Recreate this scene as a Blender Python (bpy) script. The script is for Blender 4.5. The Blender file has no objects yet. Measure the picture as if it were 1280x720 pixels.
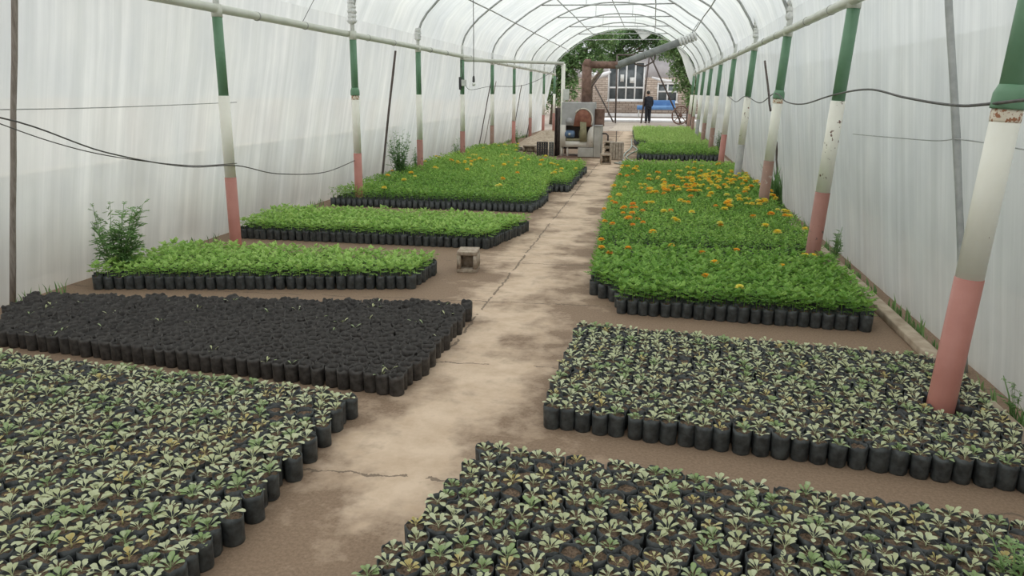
import bpy, bmesh, math, random
import numpy as np
from mathutils import Vector, Matrix

R = random.Random(11)
PI = math.pi
SC = bpy.context.scene
COL = SC.collection

# ------------------------------------------------------------------ camera, world, exposure
PITCH, YAW, ROLL, FPX, CAM_Z = 0.2546, -0.1787, -0.0071, 940.0, 1.65
fwd = Vector((math.sin(YAW) * math.cos(PITCH), math.cos(YAW) * math.cos(PITCH), -math.sin(PITCH)))
rt0 = Vector((math.cos(YAW), -math.sin(YAW), 0))
dn0 = fwd.cross(rt0)
rt = rt0 * math.cos(ROLL) + dn0 * math.sin(ROLL)
dn = dn0 * math.cos(ROLL) - rt0 * math.sin(ROLL)
cam_data = bpy.data.cameras.new('camera')
cam = bpy.data.objects.new('camera', cam_data)
COL.objects.link(cam)
m3 = Matrix((rt, -dn, -fwd)).transposed()
cam.matrix_world = Matrix.Translation((0, 0, CAM_Z)) @ m3.to_4x4()
cam_data.sensor_width = 36.0
cam_data.lens = FPX / 1280 * 36.0
cam_data.clip_start = 0.02
cam_data.clip_end = 400
SC.camera = cam

world = bpy.data.worlds.new('overcast_sky')
SC.world = world
world.use_nodes = True
wn = world.node_tree
bg = wn.nodes['Background']
tc = wn.nodes.new('ShaderNodeTexCoord')
nz = wn.nodes.new('ShaderNodeTexNoise')
nz.inputs['Scale'].default_value = 2.2
nz.inputs['Detail'].default_value = 4
rp = wn.nodes.new('ShaderNodeValToRGB')
rp.color_ramp.elements[0].position = 0.3
rp.color_ramp.elements[0].color = (0.88, 0.94, 0.97, 1)
rp.color_ramp.elements[1].position = 0.7
rp.color_ramp.elements[1].color = (1.0, 1.0, 0.97, 1)
wn.links.new(tc.outputs['Generated'], nz.inputs['Vector'])
wn.links.new(nz.outputs['Fac'], rp.inputs['Fac'])
sx = wn.nodes.new('ShaderNodeSeparateXYZ')          # overcast dome: brighter towards the zenith
wn.links.new(tc.outputs['Generated'], sx.inputs['Vector'])
mr_ = wn.nodes.new('ShaderNodeMapRange')
mr_.inputs['From Min'].default_value = 0.0
mr_.inputs['From Max'].default_value = 1.0
mr_.inputs['To Min'].default_value = 0.72
mr_.inputs['To Max'].default_value = 3.3
wn.links.new(sx.outputs['Z'], mr_.inputs['Value'])
ml = wn.nodes.new('ShaderNodeMix')
ml.data_type = 'RGBA'
ml.blend_type = 'MULTIPLY'
ml.inputs['Factor'].default_value = 1.0
wn.links.new(rp.outputs['Color'], ml.inputs['A'])
wn.links.new(mr_.outputs['Result'], ml.inputs['B'])
wn.links.new(ml.outputs['Result'], bg.inputs['Color'])
bg.inputs['Strength'].default_value = 1.0

SC.view_settings.view_transform = 'Standard'
SC.view_settings.look = 'None'
SC.view_settings.gamma = 1.0
SC.view_settings.use_curve_mapping = False
SC.view_settings.exposure = -0.34
SC.cycles.max_bounces = 8
SC.cycles.diffuse_bounces = 5
SC.cycles.transparent_max_bounces = 8
SC.cycles.transmission_bounces = 6
SC.cycles.caustics_reflective = False
SC.cycles.caustics_refractive = False
SC.cycles.use_denoising = True

# ------------------------------------------------------------------ materials
def new_mat(name):
    m = bpy.data.materials.new(name)
    m.use_nodes = True
    return m, m.node_tree, m.node_tree.nodes['Principled BSDF']

def ramp_of(nt, stops):
    r = nt.nodes.new('ShaderNodeValToRGB')
    e = r.color_ramp.elements
    while len(e) < len(stops):
        e.new(0.5)
    for k, (p, c) in enumerate(stops):
        e[k].position = p
        e[k].color = (*c, 1)
    return r

def noise_of(nt, scale, detail=4, vec=None, mapscale=None, rough=0.55):
    n = nt.nodes.new('ShaderNodeTexNoise')
    n.inputs['Scale'].default_value = scale
    n.inputs['Detail'].default_value = detail
    n.inputs['Roughness'].default_value = rough
    if vec is None:
        c = nt.nodes.new('ShaderNodeTexCoord')
        vec = c.outputs['Object']
    if mapscale:
        mp = nt.nodes.new('ShaderNodeMapping')
        mp.inputs['Scale'].default_value = mapscale
        nt.links.new(vec, mp.inputs['Vector'])
        vec = mp.outputs['Vector']
    nt.links.new(vec, n.inputs['Vector'])
    return n

def add_bump(nt, bsdf, fac, strength, dist=0.01):
    b = nt.nodes.new('ShaderNodeBump')
    b.inputs['Strength'].default_value = strength
    b.inputs['Distance'].default_value = dist
    nt.links.new(fac, b.inputs['Height'])
    nt.links.new(b.outputs['Normal'], bsdf.inputs['Normal'])

def mottled(name, c1, c2, scale=8, rough=0.6, metal=0.0, bump=0.0, lo=0.35, hi=0.65, mapscale=None, bdist=0.005):
    m, nt, b = new_mat(name)
    n = noise_of(nt, scale, 5, mapscale=mapscale)
    r = ramp_of(nt, [(lo, c1), (hi, c2)])
    nt.links.new(n.outputs['Fac'], r.inputs['Fac'])
    nt.links.new(r.outputs['Color'], b.inputs['Base Color'])
    b.inputs['Roughness'].default_value = rough
    b.inputs['Metallic'].default_value = metal
    if bump:
        add_bump(nt, b, n.outputs['Fac'], bump, bdist)
    return m

def painted(name, paint, paint2, chip, amount=0.66, rough=0.45, scale=16):
    """Old gloss paint with flaked chips."""
    m, nt, b = new_mat(name)
    big = noise_of(nt, 5, 4)
    r = ramp_of(nt, [(0.35, paint), (0.7, paint2)])
    nt.links.new(big.outputs['Fac'], r.inputs['Fac'])
    fl = noise_of(nt, scale, 6, rough=0.65)
    st = ramp_of(nt, [(amount, (0, 0, 0)), (amount + 0.02, (1, 1, 1))])
    nt.links.new(fl.outputs['Fac'], st.inputs['Fac'])
    mx = nt.nodes.new('ShaderNodeMix')
    mx.data_type = 'RGBA'
    nt.links.new(st.outputs['Color'], mx.inputs['Factor'])
    nt.links.new(r.outputs['Color'], mx.inputs['A'])
    mx.inputs['B'].default_value = (*chip, 1)
    nt.links.new(mx.outputs['Result'], b.inputs['Base Color'])
    b.inputs['Roughness'].default_value = rough
    return m

def leafy(name, stops, trans=0.3, rough=0.5):
    """Leaf colour runs along the per-vertex 'tint' attribute, so every plant and leaf differs."""
    m, nt, b = new_mat(name)
    a = nt.nodes.new('ShaderNodeAttribute')
    a.attribute_name = 'tint'
    r = ramp_of(nt, stops)
    nt.links.new(a.outputs['Fac'], r.inputs['Fac'])
    nt.links.new(r.outputs['Color'], b.inputs['Base Color'])
    b.inputs['Roughness'].default_value = rough
    b.inputs['Specular IOR Level'].default_value = 0.3
    t = nt.nodes.new('ShaderNodeBsdfTranslucent')
    nt.links.new(r.outputs['Color'], t.inputs['Color'])
    mx = nt.nodes.new('ShaderNodeMixShader')
    mx.inputs['Fac'].default_value = trans
    nt.links.new(b.outputs['BSDF'], mx.inputs[1])
    nt.links.new(t.outputs['BSDF'], mx.inputs[2])
    nt.links.new(mx.outputs['Shader'], nt.nodes['Material Output'].inputs['Surface'])
    return m

def film_material(name, mapscale, see=0.16):
    m, nt, b = new_mat(name)
    nt.nodes.remove(b)
    fine = noise_of(nt, 1.0, 6, mapscale=mapscale, rough=0.6)
    broad = noise_of(nt, 0.9, 3)
    fold = noise_of(nt, 1.0, 2, mapscale=tuple(v * 0.28 for v in mapscale), rough=0.4)
    fr = ramp_of(nt, [(0.30, (0.755, 0.775, 0.75)), (0.5, (0.83, 0.845, 0.825)), (0.70, (0.97, 0.98, 0.955))])
    nt.links.new(fine.outputs['Fac'], fr.inputs['Fac'])
    pt_ = ramp_of(nt, [(0.32, (0.86, 0.875, 0.89)), (0.68, (1.0, 1.0, 0.985))])
    nt.links.new(noise_of(nt, 1.3, 5, mapscale=(1.0, 1.0, 0.7)).outputs['Fac'], pt_.inputs['Fac'])
    fm = nt.nodes.new('ShaderNodeMix')
    fm.data_type = 'RGBA'
    fm.blend_type = 'MULTIPLY'
    fm.inputs['Factor'].default_value = 1.0
    nt.links.new(fr.outputs['Color'], fm.inputs['A'])
    nt.links.new(pt_.outputs['Color'], fm.inputs['B'])
    tr = nt.nodes.new('ShaderNodeBsdfTranslucent')
    di = nt.nodes.new('ShaderNodeBsdfDiffuse')
    gl = nt.nodes.new('ShaderNodeBsdfGlossy')
    gl.inputs['Roughness'].default_value = 0.32
    gl.inputs['Color'].default_value = (1, 1, 1, 1)
    tp = nt.nodes.new('ShaderNodeBsdfTransparent')
    tp.inputs['Color'].default_value = (0.97, 0.98, 0.98, 1)
    nt.links.new(fm.outputs['Result'], tr.inputs['Color'])
    nt.links.new(fm.outputs['Result'], di.inputs['Color'])
    bp = nt.nodes.new('ShaderNodeBump')
    bp.inputs['Strength'].default_value = 0.35
    bp.inputs['Distance'].default_value = 0.02
    nt.links.new(fine.outputs['Fac'], bp.inputs['Height'])
    for n in (tr, di, gl):
        nt.links.new(bp.outputs['Normal'], n.inputs['Normal'])
    m1 = nt.nodes.new('ShaderNodeMixShader')
    m1.inputs['Fac'].default_value = 0.30
    nt.links.new(tr.outputs['BSDF'], m1.inputs[1])
    nt.links.new(di.outputs['BSDF'], m1.inputs[2])
    m2 = nt.nodes.new('ShaderNodeMixShader')
    m2.inputs['Fac'].default_value = 0.05
    nt.links.new(m1.outputs['Shader'], m2.inputs[1])
    nt.links.new(gl.outputs['BSDF'], m2.inputs[2])
    # clear where the sheet is single and clean, milky where it folds over itself
    ad = nt.nodes.new('ShaderNodeMath')
    ad.operation = 'ADD'
    nt.links.new(fold.outputs['Fac'], ad.inputs[0])
    nt.links.new(broad.outputs['Fac'], ad.inputs[1])
    mr = nt.nodes.new('ShaderNodeMapRange')
    mr.inputs['From Min'].default_value = 0.75
    mr.inputs['From Max'].default_value = 1.25
    mr.inputs['To Min'].default_value = see * 0.35
    mr.inputs['To Max'].default_value = see * 1.7
    nt.links.new(ad.outputs[0], mr.inputs['Value'])
    m3_ = nt.nodes.new('ShaderNodeMixShader')
    nt.links.new(mr.outputs['Result'], m3_.inputs['Fac'])
    nt.links.new(m2.outputs['Shader'], m3_.inputs[1])
    nt.links.new(tp.outputs['BSDF'], m3_.inputs[2])
    nt.links.new(m3_.outputs['Shader'], nt.nodes['Material Output'].inputs['Surface'])
    return m

def floor_material():
    m, nt, b = new_mat('worn_concrete')
    c = nt.nodes.new('ShaderNodeTexCoord')
    sp = nt.nodes.new('ShaderNodeSeparateXYZ')
    nt.links.new(c.outputs['Object'], sp.inputs['Vector'])
    L = nt.links.new
    def math_(op, a, bb=None, cl=False):
        n = nt.nodes.new('ShaderNodeMath')
        n.operation = op
        n.use_clamp = cl
        for k, v in enumerate((a, bb)):
            if v is None:
                continue
            if isinstance(v, (int, float)):
                n.inputs[k].default_value = v
            else:
                L(v, n.inputs[k])
        return n.outputs[0]
    big = noise_of(nt, 1.7, 5, rough=0.62)
    mid = noise_of(nt, 5.5, 5, rough=0.65)
    fine = noise_of(nt, 70, 4, rough=0.7)
    # soil trodden out of the beds lies along both edges of the walk
    off = math_('ABSOLUTE', math_('ADD', sp.outputs['X'], 1.02))
    edge = math_('MULTIPLY', off, 0.80)
    dirt = math_('ADD', edge, math_('MULTIPLY', math_('SUBTRACT', big.outputs['Fac'], 0.5), 1.9))
    dirt = math_('ADD', dirt, math_('MULTIPLY', math_('SUBTRACT', mid.outputs['Fac'], 0.5), 0.8))
    near = nt.nodes.new('ShaderNodeMapRange')
    near.inputs['From Min'].default_value = 3.0
    near.inputs['From Max'].default_value = 2.2
    near.inputs['To Max'].default_value = 0.34
    L(sp.outputs['Y'], near.inputs['Value'])
    dirt = math_('ADD', dirt, near.outputs['Result'])
    dr = ramp_of(nt, [(0.06, (0, 0, 0)), (0.44, (1, 1, 1))])
    L(dirt, dr.inputs['Fac'])
    con = ramp_of(nt, [(0.3, (0.50, 0.36, 0.25)), (0.62, (0.66, 0.505, 0.375))])
    L(mid.outputs['Fac'], con.inputs['Fac'])
    soil = ramp_of(nt, [(0.3, (0.185, 0.120, 0.076)), (0.7, (0.30, 0.205, 0.138))])
    L(fine.outputs['Fac'], soil.inputs['Fac'])
    mx = nt.nodes.new('ShaderNodeMix')
    mx.data_type = 'RGBA'
    L(dr.outputs['Color'], mx.inputs['Factor'])
    L(con.outputs['Color'], mx.inputs['A'])
    L(soil.outputs['Color'], mx.inputs['B'])
    # cast joints: one along the walk, several across, each wandering a little
    wob = math_('MULTIPLY', math_('SUBTRACT', mid.outputs['Fac'], 0.5), 0.10)
    lx = math_('ABSOLUTE', math_('ADD', math_('ADD', sp.outputs['X'], 1.24), wob))
    along = math_('MULTIPLY', math_('LESS_THAN', lx, 0.009), math_('GREATER_THAN', sp.outputs['Y'], 4.6))
    yy = math_('ADD', math_('ADD', sp.outputs['Y'], math_('MULTIPLY', wob, 1.6)), math_('MULTIPLY', sp.outputs['X'], -0.06))
    ly = math_('ABSOLUTE', math_('SUBTRACT', math_('FLOORED_MODULO', math_('SUBTRACT', yy, 1.50), 1.45), 0.72 * 2))
    across = math_('LESS_THAN', ly, 0.008)
    line = math_('MAXIMUM', along, across)
    brk = math_('MULTIPLY', line, math_('GREATER_THAN', big.outputs['Fac'], 0.44))
    mx2 = nt.nodes.new('ShaderNodeMix')
    mx2.data_type = 'RGBA'
    L(math_('MULTIPLY', brk, 0.75), mx2.inputs['Factor'])
    L(mx.outputs['Result'], mx2.inputs['A'])
    mx2.inputs['B'].default_value = (0.12, 0.085, 0.06, 1)
    L(mx2.outputs['Result'], b.inputs['Base Color'])
    b.inputs['Roughness'].default_value = 0.85
    h = math_('SUBTRACT', math_('ADD', math_('MULTIPLY', fine.outputs['Fac'], 0.35), mid.outputs['Fac']), line)
    add_bump(nt, b, h, 0.5, 0.012)
    return m

def brick_material():
    m, nt, b = new_mat('buff_brick')
    c = nt.nodes.new('ShaderNodeTexCoord')
    sp = nt.nodes.new('ShaderNodeSeparateXYZ')
    cb = nt.nodes.new('ShaderNodeCombineXYZ')
    nt.links.new(c.outputs['Object'], sp.inputs['Vector'])
    nt.links.new(sp.outputs['X'], cb.inputs['X'])
    nt.links.new(sp.outputs['Z'], cb.inputs['Y'])
    br = nt.nodes.new('ShaderNodeTexBrick')
    br.inputs['Scale'].default_value = 1.0
    br.inputs['Brick Width'].default_value = 0.44
    br.inputs['Row Height'].default_value = 0.15
    br.inputs['Mortar Size'].default_value = 0.018
    br.inputs['Color1'].default_value = (0.40, 0.32, 0.26, 1)
    br.inputs['Color2'].default_value = (0.54, 0.45, 0.38, 1)
    br.inputs['Mortar'].default_value = (0.20, 0.15, 0.12, 1)
    nt.links.new(cb.outputs['Vector'], br.inputs['Vector'])
    nt.links.new(br.outputs['Color'], b.inputs['Base Color'])
    b.inputs['Roughness'].default_value = 0.9
    return m

M = {}
M['film_side'] = film_material('polythene_sheet', (0.5, 9.0, 0.35))
M['film_roof'] = film_material('polythene_roof_sheet', (0.5, 5.0, 0.4), 0.14)
M['floor'] = floor_material()
M['ground'] = mottled('outside_dirt', (0.25, 0.205, 0.17), (0.38, 0.32, 0.27), 2, 0.9)
M['outer'] = mottled('outside_grey_wall', (0.34, 0.345, 0.335), (0.46, 0.465, 0.455), 1.5, 0.9)
M['concrete'] = mottled('grey_concrete', (0.30, 0.25, 0.20), (0.47, 0.40, 0.33), 14, 0.9, bump=0.5)
M['kerb'] = mottled('dusty_kerb', (0.33, 0.25, 0.18), (0.50, 0.41, 0.31), 9, 0.9, bump=0.4)
M['green'] = painted('green_paint', (0.115, 0.235, 0.14), (0.15, 0.29, 0.175), (0.07, 0.11, 0.08), 0.74)
M['white'] = painted('cream_paint', (0.86, 0.835, 0.745), (0.90, 0.885, 0.81), (0.20, 0.11, 0.075), 0.705, scale=22)
M['white_chip'] = painted('flaking_cream_paint', (0.84, 0.81, 0.72), (0.89, 0.87, 0.79), (0.17, 0.09, 0.065), 0.62, scale=13)
M['ringpaint'] = painted('rust_bled_paint', (0.82, 0.74, 0.62), (0.74, 0.62, 0.48), (0.36, 0.15, 0.07), 0.53, scale=45)
M['railwhite'] = painted('rail_paint', (0.56, 0.57, 0.50), (0.64, 0.65, 0.58), (0.25, 0.22, 0.18), 0.74)
M['red'] = painted('red_oxide_paint', (0.42, 0.165, 0.13), (0.50, 0.215, 0.175), (0.55, 0.46, 0.40), 0.70, scale=20)
M['red_b'] = painted('worn_red_paint', (0.30, 0.13, 0.10), (0.38, 0.17, 0.13), (0.10, 0.05, 0.04), 0.62, scale=14)
M['red_c'] = painted('brown_red_paint', (0.25, 0.15, 0.11), (0.34, 0.19, 0.14), (0.45, 0.36, 0.30), 0.62, scale=10)
M['grey_base'] = mottled('bare_grey_pipe', (0.30, 0.30, 0.29), (0.42, 0.41, 0.39), 9, 0.6)
M['galv'] = mottled('galvanised_pipe', (0.34, 0.35, 0.35), (0.46, 0.47, 0.46), 12, 0.5, 0.2)
M['pipe_white'] = mottled('pale_pipe', (0.55, 0.56, 0.53), (0.66, 0.67, 0.64), 10, 0.5)
M['tape'] = mottled('white_wrapping', (0.62, 0.63, 0.62), (0.80, 0.80, 0.79), 30, 0.7, bump=0.7)
M['wire'] = mottled('dark_wire', (0.06, 0.06, 0.06), (0.12, 0.11, 0.10), 20, 0.6)
M['wood'] = mottled('weathered_wood', (0.22, 0.185, 0.16), (0.36, 0.315, 0.28), 10, 0.85, mapscale=(6, 6, 0.6), bump=0.3)
M['darkwood'] = mottled('dark_stick', (0.075, 0.06, 0.055), (0.16, 0.13, 0.12), 10, 0.85, mapscale=(5, 5, 0.6))
M['rust'] = mottled('rusty_steel', (0.15, 0.085, 0.065), (0.27, 0.165, 0.13), 9, 0.8, bump=0.3)
M['rustred'] = mottled('scorched_plate', (0.20, 0.07, 0.045), (0.34, 0.15, 0.10), 7, 0.75)
M['darksteel'] = mottled('dark_steel', (0.07, 0.055, 0.05), (0.13, 0.10, 0.09), 8, 0.7)
M['grey_sheet'] = mottled('grey_sheet_steel', (0.34, 0.33, 0.335), (0.46, 0.455, 0.46), 4, 0.55)
M['beige_sheet'] = mottled('dull_sheet_steel', (0.36, 0.34, 0.31), (0.46, 0.44, 0.41), 5, 0.6)
M['cream_sheet'] = painted('chipped_cream_panel', (0.62, 0.57, 0.51), (0.70, 0.66, 0.60), (0.25, 0.14, 0.10), 0.66, scale=7)
M['motor'] = mottled('blue_motor_enamel', (0.075, 0.13, 0.23), (0.12, 0.19, 0.30), 10, 0.45)
M['olive'] = mottled('olive_bracket_paint', (0.23, 0.21, 0.12), (0.32, 0.29, 0.18), 10, 0.6)
M['duct'] = mottled('grey_duct_pipe', (0.16, 0.17, 0.165), (0.25, 0.26, 0.25), 6, 0.5)
M['black_plastic'] = mottled('black_plastic', (0.035, 0.035, 0.04), (0.075, 0.07, 0.075), 12, 0.55)
M['bag'] = mottled('black_poly_bag', (0.026, 0.028, 0.029), (0.075, 0.083, 0.084), 26, 0.5, bump=0.7, bdist=0.005)
M['dirtybag'] = mottled('soil_stained_bag', (0.020, 0.0165, 0.015), (0.068, 0.060, 0.055), 30, 0.6, bump=0.8, bdist=0.005)
M['soil'] = mottled('potting_soil', (0.055, 0.035, 0.022), (0.21, 0.14, 0.092), 110, 0.95, bump=0.9, bdist=0.006)
M['darksoil'] = mottled('dark_potting_soil', (0.028, 0.021, 0.018), (0.095, 0.072, 0.060), 110, 0.95, bump=0.9, bdist=0.006)
M['silver'] = leafy('silvery_leaf', [(0.0, (0.60, 0.47, 0.17)), (0.12, (0.60, 0.57, 0.30)), (0.3, (0.52, 0.55, 0.30)),
                                     (0.7, (0.64, 0.67, 0.45)), (0.86, (0.40, 0.47, 0.27)), (1.0, (0.29, 0.41, 0.16))], 0.25)
M['leaf'] = leafy('seedling_leaf', [(0.0, (0.13, 0.26, 0.045)), (0.5, (0.27, 0.48, 0.095)), (1.0, (0.48, 0.66, 0.20))], 0.3)
M['mari'] = leafy('marigold_leaf', [(0.0, (0.085, 0.205, 0.036)), (0.5, (0.185, 0.37, 0.062)), (1.0, (0.38, 0.57, 0.13))], 0.3)
M['petal'] = leafy('marigold_petal', [(0.0, (0.90, 0.38, 0.05)), (0.45, (0.95, 0.60, 0.06)), (0.7, (0.93, 0.76, 0.10)), (1.0, (0.88, 0.86, 0.28))], 0.25)
M['weed'] = leafy('weed_leaf', [(0.0, (0.10, 0.20, 0.07)), (0.5, (0.20, 0.36, 0.13)), (1.0, (0.36, 0.50, 0.22))], 0.3)
M['tree'] = leafy('tree_leaf', [(0.0, (0.11, 0.20, 0.085)), (0.5, (0.21, 0.34, 0.14)), (1.0, (0.42, 0.54, 0.27))], 0.45)
M['bark'] = mottled('bark', (0.10, 0.075, 0.055), (0.19, 0.15, 0.115), 8, 0.95, bump=0.5)
M['brick'] = brick_material()
M['plaster'] = mottled('pale_lilac_plaster', (0.55, 0.53, 0.56), (0.66, 0.64, 0.66), 2, 0.9)
M['frame_white'] = mottled('white_window_frame', (0.80, 0.80, 0.80), (0.86, 0.86, 0.86), 6, 0.4)
M['pane'] = mottled('dark_window_pane', (0.05, 0.06, 0.065), (0.13, 0.15, 0.16), 1.3, 0.12)
M['paper'] = mottled('notice_paper', (0.72, 0.72, 0.70), (0.80, 0.80, 0.78), 6, 0.8)
M['bluecloth'] = mottled('blue_tabletop', (0.09, 0.20, 0.42), (0.13, 0.27, 0.50), 5, 0.6)
M['jacket'] = mottled('dark_navy_cloth', (0.012, 0.014, 0.022), (0.028, 0.031, 0.043), 12, 0.85)
M['trousers'] = mottled('dark_trouser_cloth', (0.014, 0.015, 0.022), (0.026, 0.028, 0.038), 12, 0.85)
M['skin'] = mottled('skin', (0.40, 0.22, 0.15), (0.47, 0.27, 0.19), 12, 0.55)
M['hair'] = mottled('black_hair', (0.012, 0.010, 0.010), (0.030, 0.026, 0.024), 40, 0.6)
M['roof_grey'] = mottled('grey_roof_sheet', (0.40, 0.40, 0.42), (0.50, 0.50, 0.52), 3, 0.7)
M['awning'] = mottled('off_white_awning', (0.66, 0.65, 0.66), (0.76, 0.75, 0.75), 3, 0.8)
M['hose'] = mottled('pale_green_hose', (0.36, 0.42, 0.38), (0.48, 0.53, 0.48), 10, 0.5)
M['glass'] = mottled('bulb_glass', (0.75, 0.75, 0.72), (0.82, 0.82, 0.80), 5, 0.15)
M['cinder'] = mottled('hollow_block', (0.26, 0.20, 0.15), (0.46, 0.38, 0.30), 26, 0.95, bump=0.8)

# ------------------------------------------------------------------ mesh building
class MB:
    """Collects verts / faces with a material slot and a tint per vertex."""
    def __init__(self):
        self.v, self.f, self.m, self.t = [], [], [], []
    def add(self, verts, faces, mi=0, tint=0.5):
        o = len(self.v)
        self.v += [tuple(p) for p in verts]
        self.t += list(tint) if hasattr(tint, '__len__') else [tint] * len(verts)
        self.f += [tuple(i + o for i in f) for f in faces]
        self.m += [mi] * len(faces)
        return self
    def box(self, x0, x1, y0, y1, z0, z1, mi=0, bev=0.0):
        if bev <= 0:
            v = [(x, y, z) for z in (z0, z1) for y in (y0, y1) for x in (x0, x1)]
            return self.add(v, [(0, 2, 3, 1), (4, 5, 7, 6), (0, 1, 5, 4), (2, 6, 7, 3), (0, 4, 6, 2), (1, 3, 7, 5)], mi)
        bm = bmesh.new()
        bmesh.ops.create_cube(bm, size=1)
        for p in bm.verts:
            p.co = Vector(((x0 + x1) / 2 + p.co.x * (x1 - x0), (y0 + y1) / 2 + p.co.y * (y1 - y0), (z0 + z1) / 2 + p.co.z * (z1 - z0)))
        bmesh.ops.bevel(bm, geom=bm.edges[:], offset=bev, segments=2, affect='EDGES', profile=0.7)
        bm.verts.index_update()
        self.add([p.co for p in bm.verts], [[p.index for p in f.verts] for f in bm.faces], mi)
        bm.free()
        return self
    def tube(self, pts, r, seg=10, mi=0, caps=True, tint=0.5):
        pts = [Vector(p) for p in pts]
        n = len(pts)
        rr = list(r) if hasattr(r, '__len__') else [r] * n
        up = None
        vs = []
        for k, p in enumerate(pts):
            d = (pts[min(k + 1, n - 1)] - pts[max(k - 1, 0)]).normalized()
            if up is None:
                up = Vector((0, 0, 1)) if abs(d.z) < 0.9 else Vector((1, 0, 0))
            u = (up - d * up.dot(d))
            if u.length < 1e-5:
                u = Vector((0, 1, 0)) - d * d.y
            u.normalize()
            up = u
            w = d.cross(u)
            for j in range(seg):
                a = 2 * PI * j / seg
                vs.append(p + (u * math.cos(a) + w * math.sin(a)) * rr[k])
        fs = [(k * seg + j, k * seg + (j + 1) % seg, (k + 1) * seg + (j + 1) % seg, (k + 1) * seg + j) for k in range(n - 1) for j in range(seg)]
        if caps:
            fs.append(tuple(range(seg - 1, -1, -1)))
            fs.append(tuple((n - 1) * seg + j for j in range(seg)))
        return self.add(vs, fs, mi, tint)
    def lathe(self, prof, seg=16, c=(0, 0, 0), mi=0, wob=None):
        vs, n = [], len(prof)
        for k, (r, z) in enumerate(prof):
            for j in range(seg):
                a = 2 * PI * j / seg
                q = r * (wob(k, a) if wob else 1)
                vs.append((c[0] + q * math.cos(a), c[1] + q * math.sin(a), c[2] + z))
        fs = [(k * seg + j, k * seg + (j + 1) % seg, (k + 1) * seg + (j + 1) % seg, (k + 1) * seg + j) for k in range(n - 1) for j in range(seg)]
        fs.append(tuple(range(seg - 1, -1, -1)))
        fs.append(tuple((n - 1) * seg + j for j in range(seg)))
        return self.add(vs, fs, mi)
    def prism(self, poly, y0, y1, mi=0):
        """Polygon in xz pushed from y0 to y1."""
        n = len(poly)
        v = [(x, y0, z) for x, z in poly] + [(x, y1, z) for x, z in poly]
        f = [tuple(range(n)), tuple(range(2 * n - 1, n - 1, -1))] + [(k, k + n, (k + 1) % n + n, (k + 1) % n) for k in range(n)]
        return self.add(v, f, mi)
    def arrays(self):
        lt = np.array([len(f) for f in self.f], np.int32)
        lv = np.array([i for f in self.f for i in f], np.int32)
        return np.array(self.v, np.float32).reshape(-1, 3), lv, lt, np.array(self.m, np.int32), np.array(self.t, np.float32)

def mesh_from_arrays(name, v, lv, lt, mi, t, mats, smooth=False):
    me = bpy.data.meshes.new(name)
    me.vertices.add(len(v))
    me.vertices.foreach_set('co', np.ascontiguousarray(v, np.float32).ravel())
    me.loops.add(len(lv))
    me.loops.foreach_set('vertex_index', lv)
    me.polygons.add(len(lt))
    ls = np.zeros(len(lt), np.int32)
    ls[1:] = np.cumsum(lt)[:-1]
    me.polygons.foreach_set('loop_start', ls)
    for m_ in mats:
        me.materials.append(m_)
    me.polygons.foreach_set('material_index', mi)
    if smooth:
        me.polygons.foreach_set('use_smooth', np.ones(len(lt), bool))
    a = me.attributes.new('tint', 'FLOAT', 'POINT')
    a.data.foreach_set('value', t)
    me.update(calc_edges=True)
    return me

def mesh(name, mb, mats, smooth=False):
    if not isinstance(mats, (list, tuple)):
        mats = [mats]
    return mesh_from_arrays(name, *mb.arrays(), mats, smooth)

def obj(name, me, mats=None, parent=None, loc=None, rot=None, smooth=False, scale=None):
    if isinstance(me, MB):
        me = mesh(name, me, mats, smooth)
    o = bpy.data.objects.new(name, me)
    COL.objects.link(o)
    if parent:
        o.parent = parent
    if loc is not None:
        o.location = loc
    if rot is not None:
        o.rotation_euler = rot
    if scale is not None:
        o.scale = scale if hasattr(scale, '__len__') else (scale,) * 3
    return o

def tag(o, label=None, cat=None, group=None, kind=None):
    for k, x in (('label', label), ('category', cat), ('group', group), ('kind', kind)):
        if x:
            o[k] = x
    return o

def thing(name, label, cat, loc=(0, 0, 0), rz=0.0, group=None, scale=None):
    o = bpy.data.objects.new(name, None)
    o.empty_display_size = 0.05
    COL.objects.link(o)
    o.location = loc
    o.rotation_euler = (0, 0, rz)
    if scale:
        o.scale = (scale,) * 3
    return tag(o, label, cat, group)

def struct(name, mb, mats, smooth=False):
    return tag(obj(name, mb, mats, smooth=smooth), kind='structure')

ONES = 'first second third fourth fifth sixth seventh eighth ninth tenth eleventh twelfth thirteenth fourteenth fifteenth sixteenth seventeenth eighteenth nineteenth'.split()
TENS = {2: ('twenty', 'twentieth'), 3: ('thirty', 'thirtieth'), 4: ('forty', 'fortieth')}
def ordinal(n):
    if n < 20:
        return ONES[n - 1]
    a, b = divmod(n, 10)
    return TENS[a][1] if b == 0 else TENS[a][0] + '-' + ONES[b - 1]

# ------------------------------------------------------------------ the tunnel's shell
Y_END, Y_BACK = 34.35, -5.0
PROF = [(-4.92, 0), (-4.80, 0.7), (-4.66, 1.4), (-4.53, 2.0), (-4.455, 2.44), (-4.41, 2.68), (-4.23, 3.06), (-3.99, 3.31), (-3.75, 3.51), (-3.40, 3.745),
        (-3.03, 3.96), (-2.66, 4.12), (-2.07, 4.27), (-1.68, 4.33), (-1.3, 4.345), (-0.92, 4.33), (-0.54, 4.29), (-0.15, 4.18), (0.22, 4.06), (0.54, 3.86),
        (0.84, 3.66), (1.12, 3.50), (1.42, 3.20), (1.60, 2.92), (1.69, 2.70), (1.735, 2.44), (1.79, 2.0), (1.86, 1.4), (1.95, 0.7), (2.05, 0)]

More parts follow.
